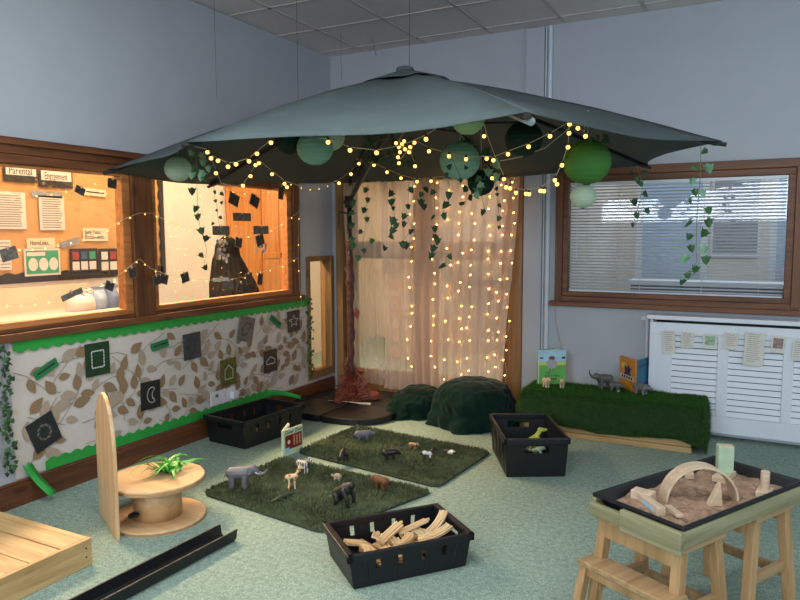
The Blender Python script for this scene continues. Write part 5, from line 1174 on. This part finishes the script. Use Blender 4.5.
def kcard(px, py, wp, hp, m, label, name='notice', cat='notice', tilt=0., group='notices on the kraft pin board'):
    c = onx(px, py, KF); sw = (onx(px+wp/2, py, KF)-onx(px-wp/2, py, KF)).length; sh = (onx(px, py-hp/2, KF)-onx(px, py+hp/2, KF)).length
    return flat_card(name, label, cat, c, sw, sh, tilt, m, group), sw, sh
mat('notice_black', '2e2a28', .6, .1, 9.); mat('notice_green', '3f9a72', .6, .1, 9.); mat('tape_grey', '8f8f94', .5, .2, 20.); mat('photo_red', '9c4038', .6, .3, 40.); mat('photo_blue', '3c5a7a', .6, .3, 40.)
def lines(e, sw, sh, n, top=.40, bot=-.42):
    for k in range(n): z = sh*(top+(bot-top)*k/(n-1)); stroke(e, [(-sw*.4, z), (sw*rc.uniform(.25, .4), z)], .007, 'ink_grey', 'writing', z=.004)
for px, py_, s, lb in ((20, 169, 'Parental', 'white heading card reading Parental on a dark backing'), (55.5, 174.5, 'Engagement', 'white heading card reading Engagement on a dark backing')):
    e, a, b = kcard(px, py_, 34, 26, 'notice_black', lb); obj('heading_card', cbox((.004, .02, .0045), (a*.88, b*.70, .002)), 'paper_white', e)
    text('heading', s, .075, 'ink', T(0, -.016, .006), e, w=a*.66)
e, a, b = kcard(11, 210.5, 30, 37, 'paper_white', 'typed letter with a dark top edge, beside the grey taped letter'); lines(e, a, b, 14)
e, a, b = kcard(52, 213, 25, 34, 'paper_white', 'typed letter hung below a grey strip'); lines(e, a, b, 13)
e, a, b = kcard(47, 194.5, 30, 6, 'tape_grey', 'grey strip above the hung letter', tilt=-.02)
e, a, b = kcard(95, 192.5, 22, 7, 'paper_cream', 'narrow cream label reading like a name, near the top photo', tilt=-.04); stroke(e, [(-a*.4, 0), (a*.4, 0)], .010, 'ink', 'writing', z=.004)
e, a, b = kcard(95.5, 234.5, 25, 13, 'paper_cream', 'cream card reading Early Years Documents'); text('heading', 'Early Years', .045, 'ink', T(-a*.12, b*.18, .004), e, w=a*.6); text('heading', 'Documents...', .045, 'ink', T(0, -b*.2, .004), e, w=a*.85)
e, a, b = kcard(41, 243, 28, 10, 'paper_cream', 'cream card reading HomeLinks'); text('heading', 'HomeLinks...', .05, 'ink', T(-a*.03, 0, .004), e, w=a*.72)
e, a, b = kcard(70, 243, 20, 7, 'tape_grey', 'grey strip sloping beside the HomeLinks card', tilt=.25)
e, a, b = kcard(42.5, 262, 36, 27, 'paper_white', 'white edged green poster with three pale ovals')
obj('poster_field', cbox((0, 0, .0042), (a*.9, b*.85, .001)), 'notice_green', e)
for fx in (-.27, .02, .3): obj('poster_oval', ([(a*(fx+.13*cos(t)), b*(-.08+.24*sin(t)), .0055) for t in [2*pi*k/16 for k in range(16)]], [tuple(range(16))]), 'paper_white', e)
obj('poster_title', cbox((-a*.18, b*.3, .0055), (a*.5, b*.14, .001)), 'paper_white', e)
for px, ms, lb in ((84, ('photo_red', 'photo_blue', 'notice_green'), 'dark poster with red, blue and green picture tiles over pale squares'), (113, ('paper_white', 'photo_red', 'photo_red'), 'dark poster with white and red picture tiles beside the window post')):
    e, a, b = kcard(px, 260, 28, 23, 'notice_black', lb)
    for k, m in enumerate(ms): obj('picture_tile', cbox(((k-1)*a*.3, b*.2, .0045), (a*.22, b*.34, .001)), m, e); obj('pale_square', cbox(((k-1)*a*.3, -b*.24, .0045), (a*.24, b*.36, .001)), 'paper_white', e)
e, a, b = kcard(5, 255, 12, 30, 'paper_white', 'white sheet behind the hanging grey photo'); lines(e, a, b, 8)
e, a, b = kcard(153, 254, 8, 22, 'paper_white', 'narrow white sheet at the pin board end')
# desk and bags below the board
e = thing('corridor_desk', 'white desk along the corridor wall below the pin board', 'desk', (KX+.27, -2.6, 0)); mat('desk_grey', 'a89f94', .7, .05, 6.); obj('desk_top', box(-.26, .22, -1.7, 1.0, .84, .875), 'desk_grey', e, bevel=.004)
for y in (-1.6, .9):
    for x in (-.22, .18): obj('leg', box(x-.02, x+.02, y-.02, y+.02, 0, .84), 'white_paint', e)
obj('back_panel', box(-.262, -.25, -1.7, 1.0, .5, 1.06), 'paper_cream', e)
def bag(label, px, py, rx, ry, h_, m, seed):
    p = onx(px, py, KX+.27); p.z = .875
    e = thing('cloth_bag', label, 'bag', p, group='bags on the corridor desk')
    obj('sack', grid(lambda u, v: Vector(((rx*(1-.35*v**3)*sin(pi*min(1, .25+v*.9))**.35*(1+.10*sin(5*2*pi*u+seed)*v))*cos(2*pi*u), (ry*(1-.3*v**3)*(1+.08*sin(4*2*pi*u+seed)*v))*sin(2*pi*u), h_*v+.02*noise.noise((u*5, v*3, seed))*v)), 32, 12), m, e, True)
    obj('drawstring', tube([(rx*.4, 0, h_*.98), (rx*.5, ry*.5, h_*1.05), (rx*.2, ry*.9, h_*.9)], .006, 5), 'cord_white', e)
mat('denim', '6d7f9c', .8, .25, 12., .3, 40.); mat('canvas_pale', 'd8c8b8', .85, .12, 8., .3, 30.); mat('denim_pale', '93a3b8', .8, .2, 12., .3, 40.)
bag('pale canvas bag on the corridor desk', 81, 310, .09, .115, .15, 'canvas_pale', 1); bag('light blue cloth bag between a pale and a blue one', 97, 300, .08, .075, .17, 'denim_pale', 3); bag('blue cloth bag beside the white drawstring bag', 109, 300, .08, .07, .19, 'denim', 5); bag('white drawstring bag nearest the window post', 121, 300, .08, .07, .17, 'canvas_pale', 7)
# orange door in the corridor wall
e = thing('corridor_door', 'orange varnished corridor door with narrow glass panels', 'door', onx(262, 300, KX+.01)); e.location.z = 0; ey = e.location.y
y0, y1 = onx(226, 250, KX).y-ey, onx(300, 250, KX).y-ey
obj('door_leaf', J(box(0, .04, y0, y1, 0, 2.1)), 'door_orange', e, bevel=.004)
obj('door_moulding', J(*[box(.04, .05, a, b, c, d) for a, b, c, d in ((y0+.02, y0+.06, 0, 2.1), (y0+.5, y0+.53, 0, 2.1), (y0+.8, y0+.84, 0, 2.1), (y1-.06, y1, 0, 2.1), (y0, y1, 1.98, 2.06), (y0+.53, y1, 1.18, 1.24))]), 'door_orange', e, bevel=.004)
for za, zb2 in ((1.42, 1.72), (.85, 1.14)): obj('glass_panel', box(.041, .046, y0+.86, y0+1.02, za, zb2), 'pale_green', e)
for za in (.98, .76): obj('paper_note', box(.046, .048, y0+.86, y0+1.0, za, za+.14), 'paper_white', e)
# person in the corridor, back turned, long dark hair
mat('hair', '070403', .9, .35, 30., spec=.05); mat('jumper', '241c18', .9, .2, 20., .3, 60.); mat('skin', 'c79a7c', .6, .05, 20.)
pc = onx(231, 290, -.62); pc.z = 0
# heading: she faces the far wall
person = thing('person', 'person with long dark brown hair and dark top, seen from behind through the window', 'person', pc, pi)
def skin(name, joints, edges, material, parent, sub=2):
    me = bpy.data.meshes.new(name); me.from_pydata([j[:3] for j in joints], edges, []); o = obj(name, me, material, parent)
    md = o.modifiers.new('skin', 'SKIN'); md.use_smooth_shade = True
    for v, j in zip(me.skin_vertices[0].data, joints): v.radius = (j[3], j[4] if len(j) > 4 else j[3]); v.use_root = False
    me.skin_vertices[0].data[0].use_root = True
    s = o.modifiers.new('sub', 'SUBSURF'); s.levels = sub; s.render_levels = sub; return o
# body joints (x forward, y left, z up), seated on a stool
BJ = [(0, 0, .52, .13, .16), (0, 0, .70, .11, .14), (0, 0, .88, .12, .17), (-.01, 0, .99, .08, .12), (.01, 0, 1.06, .05, .05), (.03, 0, 1.16, .075, .075), (.04, 0, 1.255, .08, .075),
      (0, .17, .97, .055), (.02, .22, .73, .045), (.24, .15, .66, .036), (.30, .13, .66, .03), (0, -.17, .97, .055), (.02, -.22, .73, .045), (.24, -.15, .66, .036), (.30, -.13, .66, .03),
      (.06, .10, .50, .085), (.42, .11, .50, .07), (.42, .11, .10, .05), (.54, .11, .05, .04), (.06, -.10, .50, .085), (.42, -.11, .50, .07), (.42, -.11, .10, .05), (.54, -.11, .05, .04)]
BE = [(0, 1), (1, 2), (2, 3), (3, 4), (4, 5), (5, 6), (3, 7), (7, 8), (8, 9), (9, 10), (3, 11), (11, 12), (12, 13), (13, 14), (0, 15), (15, 16), (16, 17), (17, 18), (0, 19), (19, 20), (20, 21), (21, 22)]
skin('body', BJ, BE, 'jumper', person)
# head front and hands show skin only away from the camera
fce = obj('face', sphere((.075, 0, 1.20), .07, 16, 10, (.75, .9, 1.2)), 'skin', person, True)
for s in (-1, 1):
    hd2 = obj('hand', J(sphere((.335, s*.128, .66), .034, 10, 6, (1.2, .9, .5)), *[cap_((.36, s*(.128+.014*(k-1.5)), .66), (.41-.006*abs(k-1.5), s*(.125+.016*(k-1.5)), .645), .008, .007, 6) for k in range(4)], cap_((.335, s*.098, .66), (.37, s*.082, .655), .009, .007, 6)), 'skin', person, True)
def hairf(u, v):
    a = 2*pi*u; z = 1.435-.69*v
    prof = [(0, 0), (.05, .06), (.12, .095), (.25, .112), (.42, .16), (.6, .225), (.8, .265), (1, .28)]
    for (va, ra), (vb, rb2) in zip(prof, prof[1:]):
        if va <= v <= vb: r = ra+(rb2-ra)*(v-va)/(vb-va); break
    back = -cos(a)   # hair falls behind the shoulders
    x = .03+r*cos(a)*(.95 if v < .35 else .95-.25*(v-.35))-.10*max(0, v-.3); y = r*sin(a)*1.02
    if v > .3 and cos(a) > .1: x -= .12*(v-.3)*2*cos(a)
    n = .005*sin(23*a+3*sin(4*v))*min(1, v*2)+.012*noise.noise((cos(a)*4, sin(a)*4, v*5))
    return Vector((x+n*cos(a), y+n*sin(a), z))
obj('hair', grid(hairf, 110, 30), 'hair', person, True)
st = thing('corridor_stool', 'plain wooden stool the person sits on in the corridor', 'stool', pc, pi)
obj('seat', lathe([(.17, .36), (.18, .365), (.18, .385), (.17, .39)], 24), 'pine_x', st)
for a in (.8, 2.36, 3.93, 5.5): obj('leg', cyl((.12*cos(a), .12*sin(a), .36), (.17*cos(a), .17*sin(a), 0), .016, .014, 10), 'pine_z', st)

# ================================================================== strings of small lights and photos on the left window
WG = 'small warm light strings across the left window'
def wl(label, pts, step, x=.05):
    fn = lambda a, b: onx(a, b, x)
    P = []
    for (a, b), (c, d) in zip(pts, pts[1:]):
        for k in range(6): P.append((a+(c-a)*k/6, b+(d-b)*k/6))
    P.append(pts[-1]); W = [fn(*p) for p in P]; B = []; acc = step/2; 
    for p, q in zip(P, P[1:]):
        dl_ = sqrt((q[0]-p[0])**2+(q[1]-p[1])**2)
        while acc < dl_: B.append((p[0]+(q[0]-p[0])*acc/dl_, p[1]+(q[1]-p[1])*acc/dl_)); acc += step
        acc -= dl_
    lights(label, P, B, 0, 0, SB, False, WG, 'window_lights', .0013, fn=fn)
wl('small light string across the top of the kraft board window', [(0, 189), (25, 196), (55, 193), (80, 187), (105, 180), (122, 177)], 15)
wl('small light string across the middle of the kraft board window to the post', [(0, 247), (25, 249), (50, 246), (80, 240), (105, 231), (122, 220), (139, 213)], 13)
wl('small light string low across the kraft board window', [(0, 305), (30, 304), (60, 299), (90, 290), (115, 278), (139, 259)], 14)
wl('small light string drooping from the post across the white corridor wall', [(139, 213), (152, 213), (163, 219), (185, 228), (210, 234), (240, 238), (268, 232), (285, 222), (300, 211)], 12)
wl('small light string low across the window behind the person', [(140, 259), (150, 268), (165, 274), (185, 278), (205, 280), (225, 280), (245, 277), (262, 272), (285, 265), (299, 257)], 13)
wl('small light string along the top of the corridor door', [(205, 180), (218, 185), (235, 192), (255, 194), (275, 190), (298, 181)], 12)
wl('small light string hanging beside the window jamb on the white wall', [(297, 186), (308, 189), (320, 188), (332, 184)], 9, .03)
wl('small light string falling down the window jamb', [(299, 205), (299, 228), (298, 257), (300, 290), (302, 306)], 26, .04)
PGp = 'small photos clipped to the window light strings'
mat('photo_a', '3c3630', .5, .7, 60.); mat('photo_b', '6a645c', .5, .5, 50.); mat('photo_c', '3a3034', .5, .7, 50.)
for px, py, wp, hp, tl, m, lb in ((112, 183.5, 9, 10, -.1, 'photo_a', 'small dark photo under the canopy tip'), (80, 190.5, 10, 8, -.4, 'photo_a', 'small tilted dark photo on the string above the cream label'),
        (9, 254, 17, 13, .25, 'photo_b', 'grey photo on the middle string beside the green poster'), (132.5, 272.5, 8, 11, .2, 'photo_a', 'dark photo against the window post'), (109.5, 286, 9, 9, -.4, 'photo_c', 'dark photo above the bags'),
        (72, 294.5, 22, 6, .3, 'photo_b', 'grey strip sloping above the pale bag'), (157, 280, 8, 10, .2, 'photo_a', 'dark photo beside a twin near the post'), (164, 279, 8, 10, -.3, 'photo_c', 'dark tilted photo next to its twin'), (185, 277.5, 8, 10, .25, 'photo_a', 'dark photo before the white corridor wall'),
        (234, 199.5, 10, 12, -.35, 'photo_a', 'dark tilted photo before the orange door, beside its lookalike'), (254.5, 201, 9, 12, -.4, 'photo_c', 'dark tilted photo before the orange door, near the middle rail'), (281, 192.5, 5, 14, -.1, 'photo_c', 'narrow dark photo by the window jamb'),
        (242, 217, 18, 8, 0, 'photo_b', 'grey name strip across the orange door'), (221, 230.5, 17, 9, 0, 'photo_b', 'grey name strip beside the person\'s head'), (261, 230, 15, 8, 0, 'photo_b', 'grey name strip near the glass panels'), (238.5, 242.5, 7, 10, -.2, 'photo_a', 'dark photo over the person\'s shoulder'), (260, 240, 8, 11, .3, 'photo_c', 'dark photo over the disc cluster'),
        (221, 279.5, 15, 3.5, 0, 'paper_white', 'white strip across the person\'s back'), (229, 285.5, 9, 10, .1, 'photo_b', 'grey photo on the person\'s back'), (240, 287, 6, 9, -.3, 'photo_c', 'purple photo low on the person\'s back'), (249, 278.5, 7, 11, .15, 'photo_a', 'dark photo at the person\'s sleeve'), (260, 279, 5, 12, -.2, 'photo_c', 'narrow dark photo beside the person\'s sleeve')):
    X_ = .062; c = onx(px, py, X_); sw = (onx(px+wp/2, py, X_)-onx(px-wp/2, py, X_)).length; sh = hp*c.y*0+(onx(px, py-hp/2, X_)-onx(px, py+hp/2, X_)).length
    e = flat_card('hanging_photo', lb, 'photo', c, sw, sh, tl, 'paper_dim' if m != 'paper_white' else m, PGp, t=.0012)
    if m != 'paper_white': obj('picture', cbox((0, 0, .0016), (sw*.86, sh*.84, .0008)), m, e)
    obj('peg', cbox((0, sh*.5, .002), (.007, .02, .007)), 'pine_z', e)
for px0, px1, py0, py1, n_, lb in ((216, 228, 240, 262, 20, 'cluster of small pale paper discs on the window beside the person\'s hair'), (254, 266, 244, 254, 12, 'cluster of small pale paper discs on the window before the orange door')):
    c = onx((px0+px1)/2, (py0+py1)/2, -.036); e = thing('disc_cluster', lb, 'paper discs', c)
    for k in range(n_):
        p = onx(rc.uniform(px0, px1), rc.uniform(py0, py1), -.036)-c; R_ = rc.uniform(.011, .017)
        obj('paper_disc', ([(p.x+.0004*k, p.y+R_*cos(2*pi*q/12), p.z+R_*sin(2*pi*q/12)) for q in range(12)], [tuple(range(12))]), rc.choice(['paper_cream', 'paper_white', 'tape_grey']), e)
